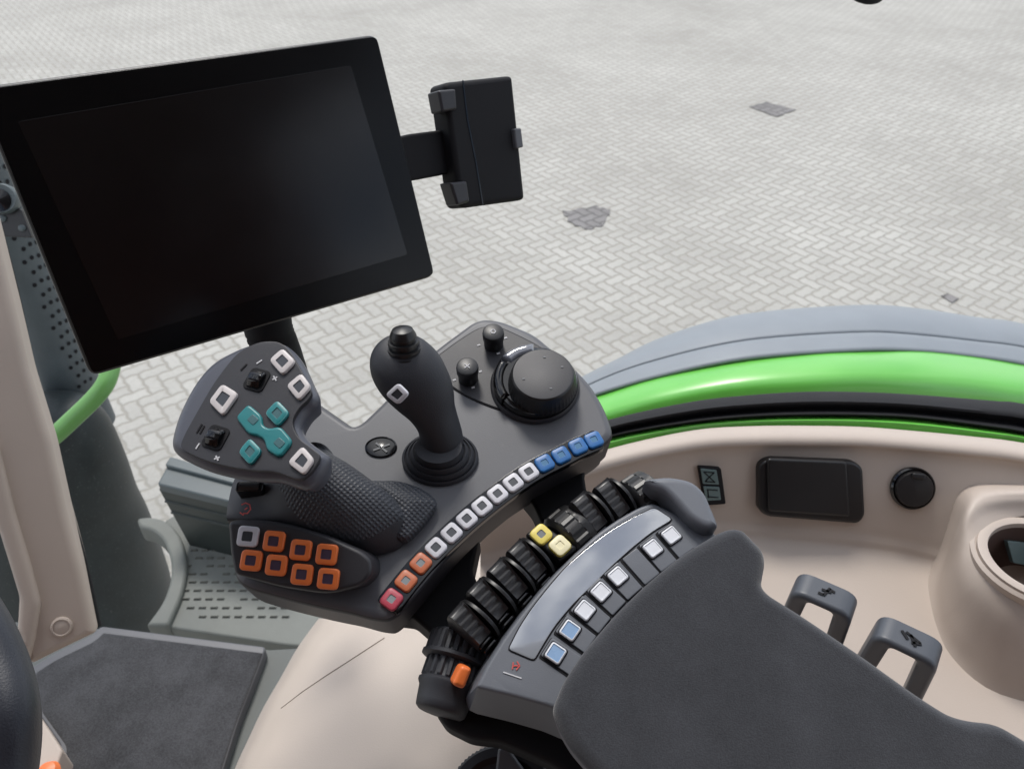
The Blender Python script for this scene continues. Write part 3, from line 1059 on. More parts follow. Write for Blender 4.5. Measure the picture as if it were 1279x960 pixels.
# ================================================================== MONITOR
def quad_depths(c, d0):
    """depths that make four picture corners a parallelogram"""
    r = [ray(x, y) for x, y in c]
    # P0 - P1 + P2 - P3 = 0, d0 known
    from mathutils import Matrix
    A = Matrix(((-r[1].x, r[2].x, -r[3].x), (-r[1].y, r[2].y, -r[3].y), (-r[1].z, r[2].z, -r[3].z)))
    s = A.inverted() @ (-(r[0] * d0))
    return [r[0] * d0 + CAM, r[1] * s[0] + CAM, r[2] * s[1] + CAM, r[3] * s[2] + CAM]


mc = [(-33, 109), (472, 42), (545, 345), (113, 471)]
Q = quad_depths(mc, .62)
ex = (Q[1] - Q[0] + Q[2] - Q[3]) / 2
ey = (Q[0] - Q[3] + Q[1] - Q[2]) / 2
print('monitor', [round((q - CAM).dot(FW), 3) for q in Q], ex.length, ey.length, math.degrees(ex.angle(ey)))
mn = ex.cross(ey).normalized()
if mn.dot(CAM - Q[0]) < 0:
    mn = -mn
MP = Plane((Q[0] + Q[1] + Q[2] + Q[3]) / 4, mn, ex.normalized())
mon = thing('monitor', 'large black touchscreen monitor switched off above the joystick', 'monitor', MP.pt(0, -.12, -.03))
prism('housing', MP, MP.uvs(rd(mc, [8, 13, 12, 14])), -.0015, .026, .004, M['black'], mon)
prism('glass_front', MP, inset(ccw(clean(MP.uvs(rd(mc, [8, 11, 10, 12])), .0005)), .0025), .0012, .003, .0008, M['bezel'], mon)
prism('screen', MP, MP.uvs(rd([(22, 152), (438, 82), (509, 318), (147, 424)], 3), .0015), .0018, .001, .0002, M['screen'], mon)
# stalk
sk = [MP.hit(330, 380, -.075), MP.hit(336, 412, -.075), MP.hit(348, 445, -.085), MP.hit(362, 490, -.09), MP.hit(375, 540, -.09)]
tube('stalk', [V3(p) for p in crspline([tuple(p) for p in sk], 5, False)], .026, M['blackm'], mon, n=24)

# phone holder on the side arm
hc = [(551, 104), (637, 95), (653, 250), (573, 261)]
ph = thing('phone_holder', 'black box-shaped phone holder on an arm right of the monitor', 'phone holder', MP.hit(600, 250, -.04))
HPn = Plane(MP.hit(600, 180, -.012), (mn + V3((.12, .05, 0))).normalized(), ex.normalized())
prism('arm', HPn, HPn.uvs(rd([(480, 176), (508, 168), (562, 161), (572, 215), (520, 225), (490, 230)], 3), -.015), -.012, .018, .003, M['blackm'], ph)
prism('box', HPn, HPn.uvs(rd(hc, [9, 6, 6, 9])), .006, .030, .006, M['blackm'], ph)
ribbon('joint', HPn, [[(578, 101), (584, 150), (594, 200), (603, 255)]], .0016, .0062, M['gloss'], ph)
prism('upper_clip', HPn, HPn.uvs(rd([(547, 113), (569, 111), (571, 137), (552, 140)], 3), .01), .011, .022, .003, M['console2'], ph)
prism('lower_clip', HPn, HPn.uvs(rd([(562, 228), (583, 226), (587, 252), (571, 257)], 3), .01), .011, .022, .003, M['console2'], ph)
prism('side_clip', HPn, HPn.uvs(rd([(641, 161), (650, 160), (653, 184), (644, 186)], 2), .01), .012, .020, .002, M['console'], ph)

# top black stop
stpn = D(1083, -13, 1.3)
rs = turned('rubber_stop', Plane(stpn, (0, -.4, .9)), 0, 0, [(.022, -.01), (.031, -.006), (.031, .006), (.022, .012), (.0, .014)], M['blackm'])
tag(rs, 'small round black rubber stop cut by the top edge of the view', 'rubber stop')

# ================================================================== CONTROL CONSOLE
con = thing('control_console', 'grey armrest control console with a curved row of coloured keys', 'control console', PL.pt(-.02, 0, -.06))
arc_edge = [(757, 552), (742, 562), (718, 573), (690, 588), (665, 602), (640, 618), (612, 641), (580, 672), (550, 705), (520, 741), (497, 766)]
body = [(292, 722), (290, 650), (330, 560), (368, 508), (386, 494), (398, 501), (441, 531), (452, 525), (474, 504), (538, 438), (578, 409), (590, 400), (604, 395.5), (626, 398), (646, 406),
        (668, 415), (694, 437), (719, 457), (740, 480), (756, 508), (765, 532), (766, 543)] + arc_edge + [(484, 774), (464, 772), (436, 764), (400, 757), (350, 745), (310, 734)]
radii = [14, 6, 10, 10, 8, 8, 8, 6, 6, 30, 20, 10, 8, 10, 12, 12, 15, 14, 14, 14, 12, 10] + [10] + [8] * 9 + [8] + [8, 10, 10, 15, 20, 20]
cbody = prism('console_body', PL, PL.uvs(rd(body, radii, 3)), 0, .040, .0075, [M['console'], M['console2']], con, steps=5, botin=.002, side=1)
# dark fascia skirt below
prism('lower_body', PL, inset(ccw(clean(PL.uvs(rd(body, radii, 3)), .001)), .006), -.036, .022, .006, M['console2'], con)

# key strip arc
keys = [(741.7, 549, 'blue'), (722, 557, 'blue'), (701, 568, 'blue'), (680.3, 578, 'blue'), (660.4, 589, 'white'), (640.9, 602.3, 'white'), (621.5, 616.5, 'white'),
        (602, 631.8, 'white'), (583, 647.6, 'white'), (564, 665, 'white'), (544.5, 683.5, 'white'), (525.5, 703, 'orange2'), (507, 725, 'orange2'), (489, 748, 'red')]
kuv = [PL.uv(x, y, .003) for x, y, c in keys]
first = (2 * kuv[0][0] - kuv[1][0], 2 * kuv[0][1] - kuv[1][1])
last_ = (2 * kuv[-1][0] - kuv[-2][0], 2 * kuv[-1][1] - kuv[-2][1])
line = [tuple(a * .38 + b * .62 for a, b in zip(first, kuv[0]))] + kuv + [tuple(a * .38 + b * .62 for a, b in zip(last_, kuv[-1]))]
L_, R_ = [], []
for i, p in enumerate(line):
    a, b = line[max(0, i - 1)], line[min(len(line) - 1, i + 1)]
    d = V3((b[0] - a[0], b[1] - a[1], 0)).normalized()
    L_.append((p[0] - d.y * .0102, p[1] + d.x * .0102))
    R_.append((p[0] + d.y * .0102, p[1] - d.x * .0102))
prism('key_strip', PL, rd(L_ + R_[::-1], .004, 2), .0012, .006, .0006, M['gloss'], con, steps=2)
lab = {'blue': 'blue key', 'white': 'white framed key', 'orange2': 'orange key', 'red': 'red key'}
win = {'blue': 'bluedk', 'white': 'keydark', 'orange2': 'greywin', 'red': 'greywin'}
for i, ((x, y, c), (u, v)) in enumerate(zip(keys, kuv)):
    a, b = kuv[max(0, i - 1)], kuv[min(len(kuv) - 1, i + 1)]
    rot = math.atan2(b[1] - a[1], b[0] - a[0])
    key(con, PL, u, v, .0150, rot, c, win[c], .001, h=.0032, frac=.27 if c == 'white' else .30, label=lab[c])
# small printed marks on the dark fascia below the keys
for (x, y) in ((755, 578), (738, 586), (712, 601), (690, 614), (672, 628), (652, 638), (632, 652), (612, 668), (595, 683), (575, 700), (556, 722), (540, 742)):
    pts_ = on_surface(cbody, [(x - 1.5, y + 1), (x + 1.5, y - 1)], .0003, 1)
    if len(pts_) > 1:
        tube('printed_mark', pts_, .0006, M['printdim'], con, n=6)

# insert panel with two knobs and the dial
ins = crspline([(545, 449), (560, 436), (580, 422), (598, 411.5), (612, 409), (624, 410), (645, 419), (672, 433), (700, 452), (716, 472), (718, 490), (706, 508), (684, 520), (655, 521), (622, 511), (588, 497.5), (560, 480), (547, 463)], 4)
prism('panel_groove', PL, inset(ccw(clean(PL.uvs(ins), .0005)), -.0009), .0010, .004, .0004, M['blackm'], con, steps=1)
prism('insert_panel', PL, inset(ccw(clean(PL.uvs(ins), .0005)), .0003), .0018, .004, .0006, M['console2'], con, steps=2)


def ribs(n, depth, frac=.5, rows_=None):
    def f(j, k):
        if rows_ and j not in rows_:
            return 1.0
        return 1.0 - depth * (1 if (k % n) < n * frac else 0)
    return f


# dial
du, dv = PL.uv(668, 481, .002)
dial = turned('rotary_dial', PL, du, dv, [(.0415, .001), (.0415, .0035), (.0400, .0055), (.0385, .0048)], M['console2'], con, n=72, label='large round jog dial')
turned('dial_skirt', PL, du + .001, dv, [(.0385, .002), (.0385, .0085), (.0370, .0115), (.0335, .0125), (.0330, .0130)], M['gloss'], dial, n=72)
tu, tv = PL.uv(678, 467, .030)
turned('dial_cap', PL, tu, tv, [(.0315, .011), (.0310, .018), (.0290, .026), (.0282, .0290), (.0268, .0303), (.0255, .0305), (.0, .0306)], [M['black'], M['console2']], dial, n=96,
       mod=lambda j, k: (1 - .018 * (k % 2)) if j < 3 else 1.0, angle=30, band=lambda j, k: 1 if j >= 4 or j == -1 else 0)
dots = [(680, 446), (702, 458), (654, 473), (688, 485)]
for x, y in dots:
    ribbon('dial_mark', PL, [[(x - 1, y), (x + 1, y)]], .0013, .0307, M['printdim'], dial)
# collar piece, sky glint painted in as lighter grey: arc around the dial
arc_uv = []
for k in range(13):
    a = rad(92 + k * 4.2)
    arc_uv.append((du + .001 + .0408 * math.cos(a), dv + .0398 * math.sin(a)))
for k in range(12, -1, -1):
    a = rad(92 + k * 4.2)
    arc_uv.append((du + .001 + .0290 * math.cos(a), dv + .0290 * math.sin(a)))
prism('dial_collar', PL, arc_uv, .0160, .012, .004, M['collar'], dial, steps=3, label='glossy raised collar segment')
arc_uv = []
for k in range(18):
    a = rad(146 + k * 4.2)
    arc_uv.append((du + .001 + .0400 * math.cos(a), dv + .0400 * math.sin(a)))
for k in range(17, -1, -1):
    a = rad(146 + k * 4.2)
    arc_uv.append((du + .001 + .0300 * math.cos(a), dv + .0300 * math.sin(a)))
prism('dial_collar', PL, arc_uv, .0160, .012, .0045, M['gloss'], dial, steps=3, label='glossy black lower collar segment')

for (x, y), sym in (((616, 414), 'o'), ((583.5, 457), 'x')):
    u, v = PL.uv(x, y, .022)
    kb = turned('rotary_knob', PL, u, v, [(.0092, .001), (.0095, .010), (.0102, .012), (.0104, .0195), (.0098, .0215), (.0085, .0222), (.0, .0224)], M['black'], con, n=48,
                mod=lambda j, k: 1 - .035 * (k % 2) if j in (2, 3) else 1.0, label='small round knob')
    if sym == 'o':
        ribbon('symbol', PL, [[(616 + 3 * math.cos(a * math.pi / 3), 414 + 2.6 * math.sin(a * math.pi / 3)) for a in range(7)]], .0008, .0226, M['print'], kb)
    else:
        ribbon('symbol', PL, [[(x - 3, y - 2.4), (x + 3, y + 2.4)], [(x - 3, y + 2.4), (x + 3, y - 2.4)]], .0008, .0226, M['print'], kb)
for x, y in ((598, 431), (622.5, 441.5), (631.5, 422), (567.5, 474.5), (591, 484), (600, 464)):
    ribbon('panel_mark', PL, [[(x - 1.3, y + .4), (x + 1.3, y - .4)]], .0016, .0019, M['print'], con)

# round badge button
u, v = PL.uv(476, 558.6)
bdg = stack('cross_button', [(PL.pt(u, v, o), r, r * .74, PL.u, PL.v) for r, o in [(.0142, 0), (.0142, .0012), (.0130, .0016), (.0124, .0006), (.0, .0010)]], M['gloss'], con, n=48, label='round glossy black button with cross mark')
ribbon('cross_mark', PL, [[(467, 562), (474, 559.5)], [(478, 558), (486, 555)], [(470, 553.5), (474.5, 556.8)], [(478, 560), (483, 564)]], .0017, .0014, M['printdim'], bdg)

# --- necks to the lever bank
NP = Plane(PL.pt(0, 0, -.05), PL.n)
prism('neck', NP, NP.uvs(rd([(470, 765), (600, 665), (590, 712), (600, 735), (640, 760), (600, 808), (556, 806), (515, 770)], 6)), 0, .035, .004, M['blackm'], con)
prism('neck', NP, NP.uvs(rd([(650, 610), (735, 570), (730, 592), (733, 612), (760, 640), (700, 660), (676, 652), (666, 629)], 5)), 0, .035, .004, M['blackm'], con)

# ================================================================== MULTIFUNCTION JOYSTICK
js = thing('multifunction_joystick', 'big dark joystick with palm grip, white and teal keys on its head', 'joystick', PL.hit(400, 690, -.02))
# base block below: keypad fascia
kq = [(284, 650), (300, 648), (330, 649), (362, 654), (410, 669), (452, 688), (463, 698), (465, 716), (452, 731), (410, 742), (350, 733), (292, 717), (287, 690)]
prism('keypad_face', KP, KP.uvs(rd(kq, [8, 4, 4, 10, 12, 10, 6, 8, 8, 16, 14, 8, 8])), 0, .045, .0035, M['console2'], js, steps=3)
pads = [(309, 669.5, 'white'), (341.5, 675.5, 'orange'), (375, 686.5, 'orange'), (407.5, 692, 'orange'),
        (313, 699.5, 'orange'), (344.5, 705.5, 'orange'), (376.5, 717, 'orange'), (409.5, 722.5, 'orange')]
for x, y, c in pads:
    u, v = KP.uv(x, y, .003)
    key(js, KP, u, v, .0165, rad(-5), c, 'keydark' if c == 'white' else 'keyred', 0, h=.0034, frac=.25, rc=.2, sy=.0158,
        label='white framed keypad key' if c == 'white' else 'orange framed keypad key')
# lower tray lip
# grip (palm rest)
GPn = Plane(PL.hit(305, 628, .0305), PL.n)
tq = crspline([(462, 602), (478, 598), (500, 599), (524, 607), (541, 618), (546, 628), (538, 642), (524, 658), (508, 672), (492, 668), (480, 640)], 4)
TPn = Plane(PL.hit(505, 630, .016), (.15, -.38, .92))
prism('thumb_rest', TPn, TPn.uvs(tq), 0, .026, .005, [M['dimple']], js, crown=.005, steps=3)


def ellipsoid_rows(c0, c1, w, h):
    pass


# palm grip: one surface from the flat left shoulder over the dimpled ridge
grows = [
    [(300, 586, .018), (314, 578, .028), (338, 566, .050), (366, 556, .070), (392, 552, .066), (406, 556, .045), (414, 564, .004)],
    [(296, 592, .020), (312, 585, .030), (335, 575, .040), (365, 565, .052), (395, 560, .050), (412, 565, .035), (421, 573, .004)],
    [(290, 606, .022), (308, 604, .030), (332, 602, .038), (364, 597, .053), (400, 582, .056), (429, 577, .044), (442, 584, .006)],
    [(285, 628, .024), (305, 628, .029), (335, 628, .034), (372, 624, .047), (415, 607, .054), (451, 596, .043), (467, 602, .005)],
    [(283, 643, .026), (306, 644, .028), (338, 646, .031), (382, 644, .040), (432, 628, .047), (476, 613, .037), (492, 622, .004)],
    [(284, 650, .024), (312, 650, .0265), (348, 653, .0275), (394, 660, .032), (446, 648, .038), (491, 631, .030), (508, 640, .003)],
    [(285, 652, .018), (320, 652, .021), (362, 657, .021), (408, 671, .022), (457, 673, .025), (499, 650, .021), (516, 657, .001)],
    [(288, 655, .010), (325, 655, .012), (366, 661, .012), (412, 677, .010), (458, 691, .007), (494, 683, .005), (512, 672, -.003)],
    [(290, 657, .000), (327, 657, .000), (368, 664, .000), (414, 679, .000), (458, 694, -.004), (494, 688, -.006), (513, 676, -.008)]]
pg = grid('palm_grip', [[PL.hit(*p) for p in r] for r in grows], [M['rubber'], M['dimple']], js, n=48, rown=6)
for p_ in pg.data.polygons:
    cidx = p_.index % 48
    ridx = p_.index // 48
    p_.material_index = 1 if (17 + ridx * .2 < cidx < 44 and ridx < 36) else 0
# thumb roller and red symbol left
u, v = GPn.uv(314, 611, .006)
prism('roller_slot', GPn, rrect(u, v, .022, .0085, .002), .012, .02, .001, M['gloss'], js)
tube('roller', [GPn.pt(u - .008, v, .011), GPn.pt(u + .008, v, .011)], .0036, M['black'], js, n=16, up=GPn.n)
ribbon('red_symbol', GPn, [[(302, 630), (307, 628), (312, 630), (313, 636), (309, 641), (304, 641)], [(306, 636), (309, 634)], [(300, 640), (304, 643)]], .0009, .013, M['printred'], js)

# head
hq = [(284, 436), (310, 425.5), (335, 422), (352, 425), (366, 436), (378, 454), (388, 476), (394.5, 491), (391, 501), (379, 513), (372, 530), (382, 546), (398, 558), (408, 568), (401, 586), (388, 601), (374, 606),
      (345, 597), (318, 596), (290, 592), (258, 584), (232, 573), (214, 562), (209, 550), (214, 527), (224, 502), (240, 474), (260, 451)]
hs = crspline(hq, 4)
prism('head', HP, HP.uvs(hs), 0, .030, .0105, [M['headrim']], js, steps=6, botin=.006, crown=.0004, angle=70)
hin = HP.uvs(crspline([(300, 440), (322, 429), (342, 427), (354, 431), (364, 441), (375, 460), (384, 478), (389, 491), (385, 500), (374, 511), (366, 528), (374, 547), (390, 560), (400, 570), (394, 584), (384, 595), (372, 599),
      (345, 590), (318, 588), (290, 584), (262, 577), (240, 568), (227, 559), (230, 546), (240, 527), (253, 504), (268, 479), (285, 456)], 4))
prism('head_face', HP, hin, .0012, .010, .0008, M['console2'], js, steps=2)

def qkey(c, pl, ring, centre, off, h, parent, frac=.30, label=None, name='button', edge=None):
    uv = ccw([pl.uv(x, y, off + h) for x, y in c])
    cu = sum(p[0] for p in uv) / 4
    cv = sum(p[1] for p in uv) / 4
    rings = []
    for s, o in ((1.0, off), (1.0, off + h * .7), (.97, off + h * .93), (.93, off + h), (1 - 2 * frac, off + h), (1 - 2 * frac - .04, off + h - .0006)):
        sc = [(cu + (p[0] - cu) * s, cv + (p[1] - cv) * s) for p in uv]
        rr = rd(sc, .0035 * s if s > .9 else .0008, 3)
        rings.append([pl.pt(a, b, o) for a, b in rr])
    n = len(rings[0])
    verts = [p for r in rings for p in r]
    faces, mi = [], []
    for j in range(5):
        for i in range(n):
            q = (i + 1) % n
            faces.append((j * n + i, j * n + q, (j + 1) * n + q, (j + 1) * n + i))
            mi.append(1 if j == 4 else (2 if j == 2 else 0))
    faces.append(tuple(5 * n + i for i in range(n)))
    mi.append(1)
    return mk(name, verts, faces, [M[ring], M[centre], M[edge or ring]], parent, label, mi, angle=50)


for c in ([(277, 478.5), (297.5, 491), (277.5, 519), (260, 501)], [(352.5, 434), (369, 450.5), (352, 468), (335.5, 449)],
          [(376, 465), (388.5, 482), (372.5, 500), (357, 481)], [(377.5, 556), (392.5, 573.5), (379, 593), (358.5, 577)]):
    qkey(c, HP, 'whitew', 'keydark', .001, .0028, js, .25, 'white framed key on the joystick head')
for c in ([(346, 499), (361.5, 515), (346, 532.5), (330, 515.5)], [(311.5, 546), (327, 562), (312, 581), (297, 564)]):
    qkey(c, HP, 'teal', 'tealin', .001, .0028, js, .27, 'teal key on the joystick head', edge='tealpale')
# joined teal double key
td = rd([(294, 521), (310, 504), (327, 519), (328, 531), (336, 535), (350, 532), (366, 551), (349, 572), (333, 562), (330, 549), (322, 544), (310, 542)], [6, 6, 5, 4, 4, 6, 7, 7, 5, 4, 4, 6])
dk = prism('double_button', HP, HP.uvs(td, .003), .0036, .005, .0018, M['teal'], js, steps=3, label='joined teal double key in the middle of the head')
for x, y in ((315, 523), (348, 552)):
    u, v = HP.uv(x, y, .005)
    prism('key_window', HP, rrect(u, v, .0075, .0058, .001, rad(-40)), .0040, .001, .0003, M['tealin'], dk)
# scroll wheels in black slots
for x, y in ((320.5, 474), (269, 546)):
    u, v = HP.uv(x, y, .002)
    wt = prism('wheel_slot', HP, rrect(u, v, .0172, .0185, .004, rad(-20)), .0022, .003, .0005, M['blackm'], js)
    a = rad(-20)
    du_, dv_ = math.cos(a), math.sin(a)
    ax0, ax1 = HP.pt(u - .0055 * du_, v - .0055 * dv_, .000), HP.pt(u + .0055 * du_, v + .0055 * dv_, .000)
    axd = (ax1 - ax0).normalized()
    s1 = axd.cross(HP.n).normalized()
    stack('scroll_wheel', [(ax0, .0065, .0065, s1, HP.n), (ax0.lerp(ax1, .1), .0075, .0075, s1, HP.n), (ax0.lerp(ax1, .9), .0075, .0075, s1, HP.n), (ax1, .0065, .0065, s1, HP.n)],
          M['gloss'], wt, n=32, mod=lambda j, k: 1 - .10 * (1 if k % 4 == 0 else 0))
for ln in ([[(321, 454), (327, 450)]], [[(341, 474), (346, 471)], [(342, 470), (345, 475)]], [[(245, 560), (249, 554)]], [[(268, 573), (274, 571)], [(270, 569.5), (272.5, 574.5)]]):
    ribbon('printed_sign', HP, ln, .0011, .0014, M['print'], js)
for ln in ([(301, 462), (308, 455)], [(246, 540), (252, 530)], [(250, 541), (255, 532)]):
    ribbon('dark_line', HP, [ln], .0012, .0014, M['blackm'], js)

# ================================================================== MINI JOYSTICK
mj = thing('cross_joystick', 'slim dark joystick with a single white framed key, standing in a ribbed boot', 'joystick', PL.hit(550, 572))
bu, bv = PL.uv(550, 573)
stack('boot', [(PL.pt(bu, bv, o), r, r * .80, PL.u, PL.v) for r, o in [(.0335, 0), (.0335, .003), (.0315, .0045), (.0305, .003), (.0295, .004), (.0290, .008), (.0275, .0095), (.0262, .008), (.0250, .009), (.0245, .013), (.0230, .0145), (.0215, .0135), (.0205, .016), (.0200, .022)]],
       M['rubber'], mj, n=48, angle=60)
sl = []
for x, y, off, ra, rb in ((551, 556, .010, 27.5, .0185), (551, 545, .020, 27, .0185), (548, 532, .030, 26.5, .0185), (543, 520, .039, 28, .0190), (536, 507, .047, 32, .0205), (527, 493, .055, 40, .0225),
                          (519, 480, .063, 45, .0240), (512, 467, .071, 46.5, .0245), (507, 455, .078, 45, .0240), (503, 445, .084, 40, .0215), (501, 437, .0885, 32, .0175), (500, 433, .091, 22, .012), (500, 431, .092, 8, .004)):
    p = PL.hit(x, y, off)
    dd = (p - CAM).dot(FW)
    sl.append((p, ra * dd / F, rb, PL.u, PL.v))
sl2 = []
cc = crspline([tuple(a[0]) + (a[1], a[2]) for a in sl], 4, False)
for c in cc:
    sl2.append((V3(c[:3]), c[3], c[4], PL.u, PL.v))
stack('shaft', sl2, M['rubber'], mj, n=48, angle=70)
hd = PL.hit(505, 436, .088)
JP = Plane(hd, (-.02, .12, .99))
jc = turned('ribbed_cap', JP, 0, 0, [(.0150, -.012), (.0148, -.004), (.0122, -.0035), (.0120, -.001), (.0142, .000), (.0140, .002), (.0112, .0025), (.0110, .005), (.0130, .006), (.0126, .008), (.0100, .0085), (.0098, .011), (.0112, .0118), (.0106, .014), (.0085, .0180), (.0050, .0195), (.0, .0198)],
            M['black'], mj, n=40, angle=35)
WJ = Plane(PL.hit(496, 492, .078) + (CAM - PL.hit(496, 492, .078)).normalized() * .010, (-.30, -.80, .52))
qkey([(496.5, 478), (510.5, 492), (496.5, 506), (480.5, 493)], WJ, 'white', 'keydark', -.002, .003, mj, .24, 'white framed key')

# ================================================================== LEVER BANK
LBt = thing('lever_bank', 'row of black ridged hydraulic levers, ribbed wheels and two yellow keys beside the armrest', 'lever bank', PL.hit(660, 720, -.06))
LB = Plane(PL.pt(0, 0, -.030), PL.n)
lb = rd([(552, 812), (556, 790), (574, 765), (600, 738), (625, 712), (650, 690), (668, 668), (700, 640), (740, 618), (775, 603), (830, 600), (850, 640), (790, 680), (720, 740), (660, 800), (610, 806), (566, 812)], 5)
prism('lever_base', LB, LB.uvs(lb), 0, .03, .004, M['blackm'], LBt)
A1 = V3(LB.uv(580, 780) + (0,))
def tang(x, y):
    # arc tangent direction in plane coords near a point (up-right in the picture)
    t = (x - 580) / (805 - 580)
    a0 = LB.uv(x - 12, y + 12 * (1.15 - .45 * t))
    b0 = LB.uv(x + 12, y - 12 * (1.15 - .45 * t))
    d = V3((b0[0] - a0[0], b0[1] - a0[1], 0)).normalized()
    return d


def lever(x, y):
    """ridged paddle at (x, y) with an upright rounded fin on its far side"""
    d = tang(x, y)                 # along the arc
    a = V3((d.y, -d.x, 0))         # towards the armrest
    u, v = LB.uv(x, y, .022)
    def P(s, t, o):
        return LB.pt(u + a.x * s + d.x * t, v + a.y * s + d.y * t, o)
    # paddle: wedge high at the outer end, scooped, with ridges
    secs = []
    N_ = 22
    verts, faces = [], []
    for i in range(N_ + 1):
        s = -.015 + .032 * i / N_
        f = i / N_
        hgt = .026 - .012 * f ** 1.3 + .0035 * math.sin(min(1, f * 6) * math.pi / 2) - .0035
        rid = .0012 * (1 if (i % 4) in (1, 2) and 3 < i < 19 else 0)
        wdt = .0088 - .0012 * f
        for t, o in ((-wdt, -.002), (-wdt, hgt - .003), (-wdt + .0016, hgt + .0008), (-wdt * .55, hgt + rid), (wdt * .4, hgt + rid), (wdt - .0024, hgt + .0006), (wdt - .0008, hgt + .0022), (wdt, hgt), (wdt, -.002)):
            verts.append(P(s, t, o))
    k = 9
    for i in range(N_):
        for j in range(k - 1):
            faces.append((i * k + j, i * k + j + 1, (i + 1) * k + j + 1, (i + 1) * k + j))
    faces.append(tuple(range(k))[::-1])
    faces.append(tuple(N_ * k + j for j in range(k)))
    o = mk('lever', verts, faces, M['lever'], LBt, angle=32)
    # fin
    dn = LB.u * d.x + LB.v * d.y
    fp = Plane(P(0, .0112, 0), dn, LB.u * a.x + LB.v * a.y)
    sg = 1 if fp.v.dot(LB.n) > 0 else -1
    out = []
    for i in range(15):
        an = math.pi * (1 - i / 14)
        out.append((.002 + .0205 * math.cos(an), sg * (.004 + .0235 * math.sin(an) ** .8)))
    out += [(.0225, sg * -.006), (-.0185, sg * -.006)]
    prism('fin', fp, rd(out, .003, 2), .0016, .0032, .0012, M['black'], o, steps=2)
    # small bracket at the armrest end
    for q_ in (.019, .0235):
        fp2 = Plane(P(q_, -.001, 0), LB.u * a.x + LB.v * a.y, dn)
        sg2 = 1 if fp2.v.dot(LB.n) > 0 else -1
        prism('spring', fp2, rrect(0, sg2 * .006, .014, .014, .003), .0008, .0016, .0005, M['gloss'], o, steps=1)
    return o


for x, y in ((585, 776), (608, 746), (633, 720), (657, 696), (735, 636), (764, 619)):
    lever(x, y)


def rib_wheel(x, y, r, wd, off, name='ribbed_wheel', lbl=None):
    d = tang(x, y)
    dn = (LB.u * d.x + LB.v * d.y).normalized()
    c = LB.hit(x, y, off + r) - LB.n * r
    s1 = dn.cross(LB.n).normalized()
    sl = []
    for t, rr in ((-wd / 2 - .004, r * .80), (-wd / 2 - .002, r * .92), (-wd / 2, r * .97), (-wd / 2 + .001, r), (wd / 2 - .001, r), (wd / 2, r * .97), (wd / 2 + .006, r * .95), (wd / 2 + .009, r * .80)):
        sl.append((c + dn * t, rr, rr, s1, LB.n))
    return stack(name, sl, M['black'], LBt, n=96, mod=lambda j, k: (1 - .055 * (1 if (k % 6) < 3 else 0)) if j in (3, 4) else 1.0, angle=30, label=lbl)


rib_wheel(716, 656, .028, .014, -.006)
rib_wheel(806, 611, .026, .014, -.004)
# yellow keys on a small black block
YB = Plane(LB.pt(0, 0, .018), LB.n)
d = tang(690, 672)
prism('key_block', YB, YB.uvs(rd([(655, 667), (676, 652), (722, 683), (700, 700)], 5)), 0, .02, .003, M['black'], LBt)
for x, y, c, w_ in ((676, 666.5, 'yellow', 'printdim'), (699.5, 680.5, 'yellowp', 'yellowp')):
    u, v = YB.uv(x, y, .003)
    key(LBt, YB, u, v, .0158, math.atan2(d.y, d.x), c, w_, 0, h=.0035, frac=.30, rc=.25, edge='yellow', label='yellow framed key' if c == 'yellow' else 'pale yellow key')

# lower-left rotary controls
rc_ = thing('rotary_control', 'stack of black ribbed rotary rings with an orange marker at the armrest front', 'rotary control', D(550, 905, .60))
p0, p1 = D(573, 813, .642), D(547, 896, .614)
axd = (p1 - p0).normalized()
s1 = axd.cross(Z).normalized()
s2 = axd.cross(s1).normalized()


def rsl(prs):
    return [(p0.lerp(p1, t), r, r, s1, s2) for t, r in prs]


stack('outer_ring', rsl([(-.22, .024), (-.18, .0268), (-.14, .0275), (.10, .0275), (.12, .0290), (.17, .0290), (.20, .0255)]), M['rubber'], rc_, n=120,
      mod=lambda j, k: 1 - .08 * (1 if (k % 5) < 2 else 0) if j in (2, 3) else 1.0, angle=30)
stack('middle_ring', rsl([(.18, .0225), (.22, .0240), (.46, .0242), (.50, .0225)]), M['rubber'], rc_, n=120,
      mod=lambda j, k: 1 - .10 * (1 if (k % 6) < 3 else 0) if j in (1, 2) else 1.0, angle=30)
stack('end_cap', rsl([(.47, .0215), (.52, .0250), (.56, .0250), (.62, .0228), (.80, .0215), (.90, .0205), (.94, .0180), (.95, .0)]), M['rubber'], rc_, n=64, angle=40)
omp = Plane(D(577, 844, .598), (.25, -.62, .75))
prism('orange_marker', omp, omp.uvs(rd([(576, 829), (590, 834), (579, 861), (564, 854)], 6)), .002, .014, .003, M['orange'], rc_, steps=3)
ufn = Plane(PL.pt(0, 0, -.052), PL.n)

# ================================================================== ARMREST
arm = thing('armrest', 'grey armrest with a curved glossy strip, small keys and a charcoal suede pad', 'armrest', PL.hit(800, 860, -.08))
AP = Plane(PL.pt(0, 0, -.004), PL.n)
ab = [(593, 858), (608, 829), (626, 800), (645, 773), (667, 745), (690, 718), (718, 690), (746, 665), (772, 647), (799, 632), (816, 627), (885, 661), (930, 690), (900, 760), (740, 900), (712, 893), (686, 882), (640, 869)]
prism('armrest_body', AP, AP.uvs(rd(ab, [6, 8, 10, 10, 10, 10, 10, 10, 10, 10, 6, 6, 5, 5, 5, 5, 8, 8], 3)), 0, .042, .0030, M['armbody'], arm, steps=3, botin=-.010)
und = Plane(PL.pt(0, 0, -.065), PL.n)
prism('underside', und, und.uvs(rd([(540, 882), (600, 830), (700, 860), (900, 900), (900, 1100), (760, 1010), (690, 955), (624, 926), (588, 922), (556, 906)], 8)), 0, .03, .006, M['blackm'], arm)
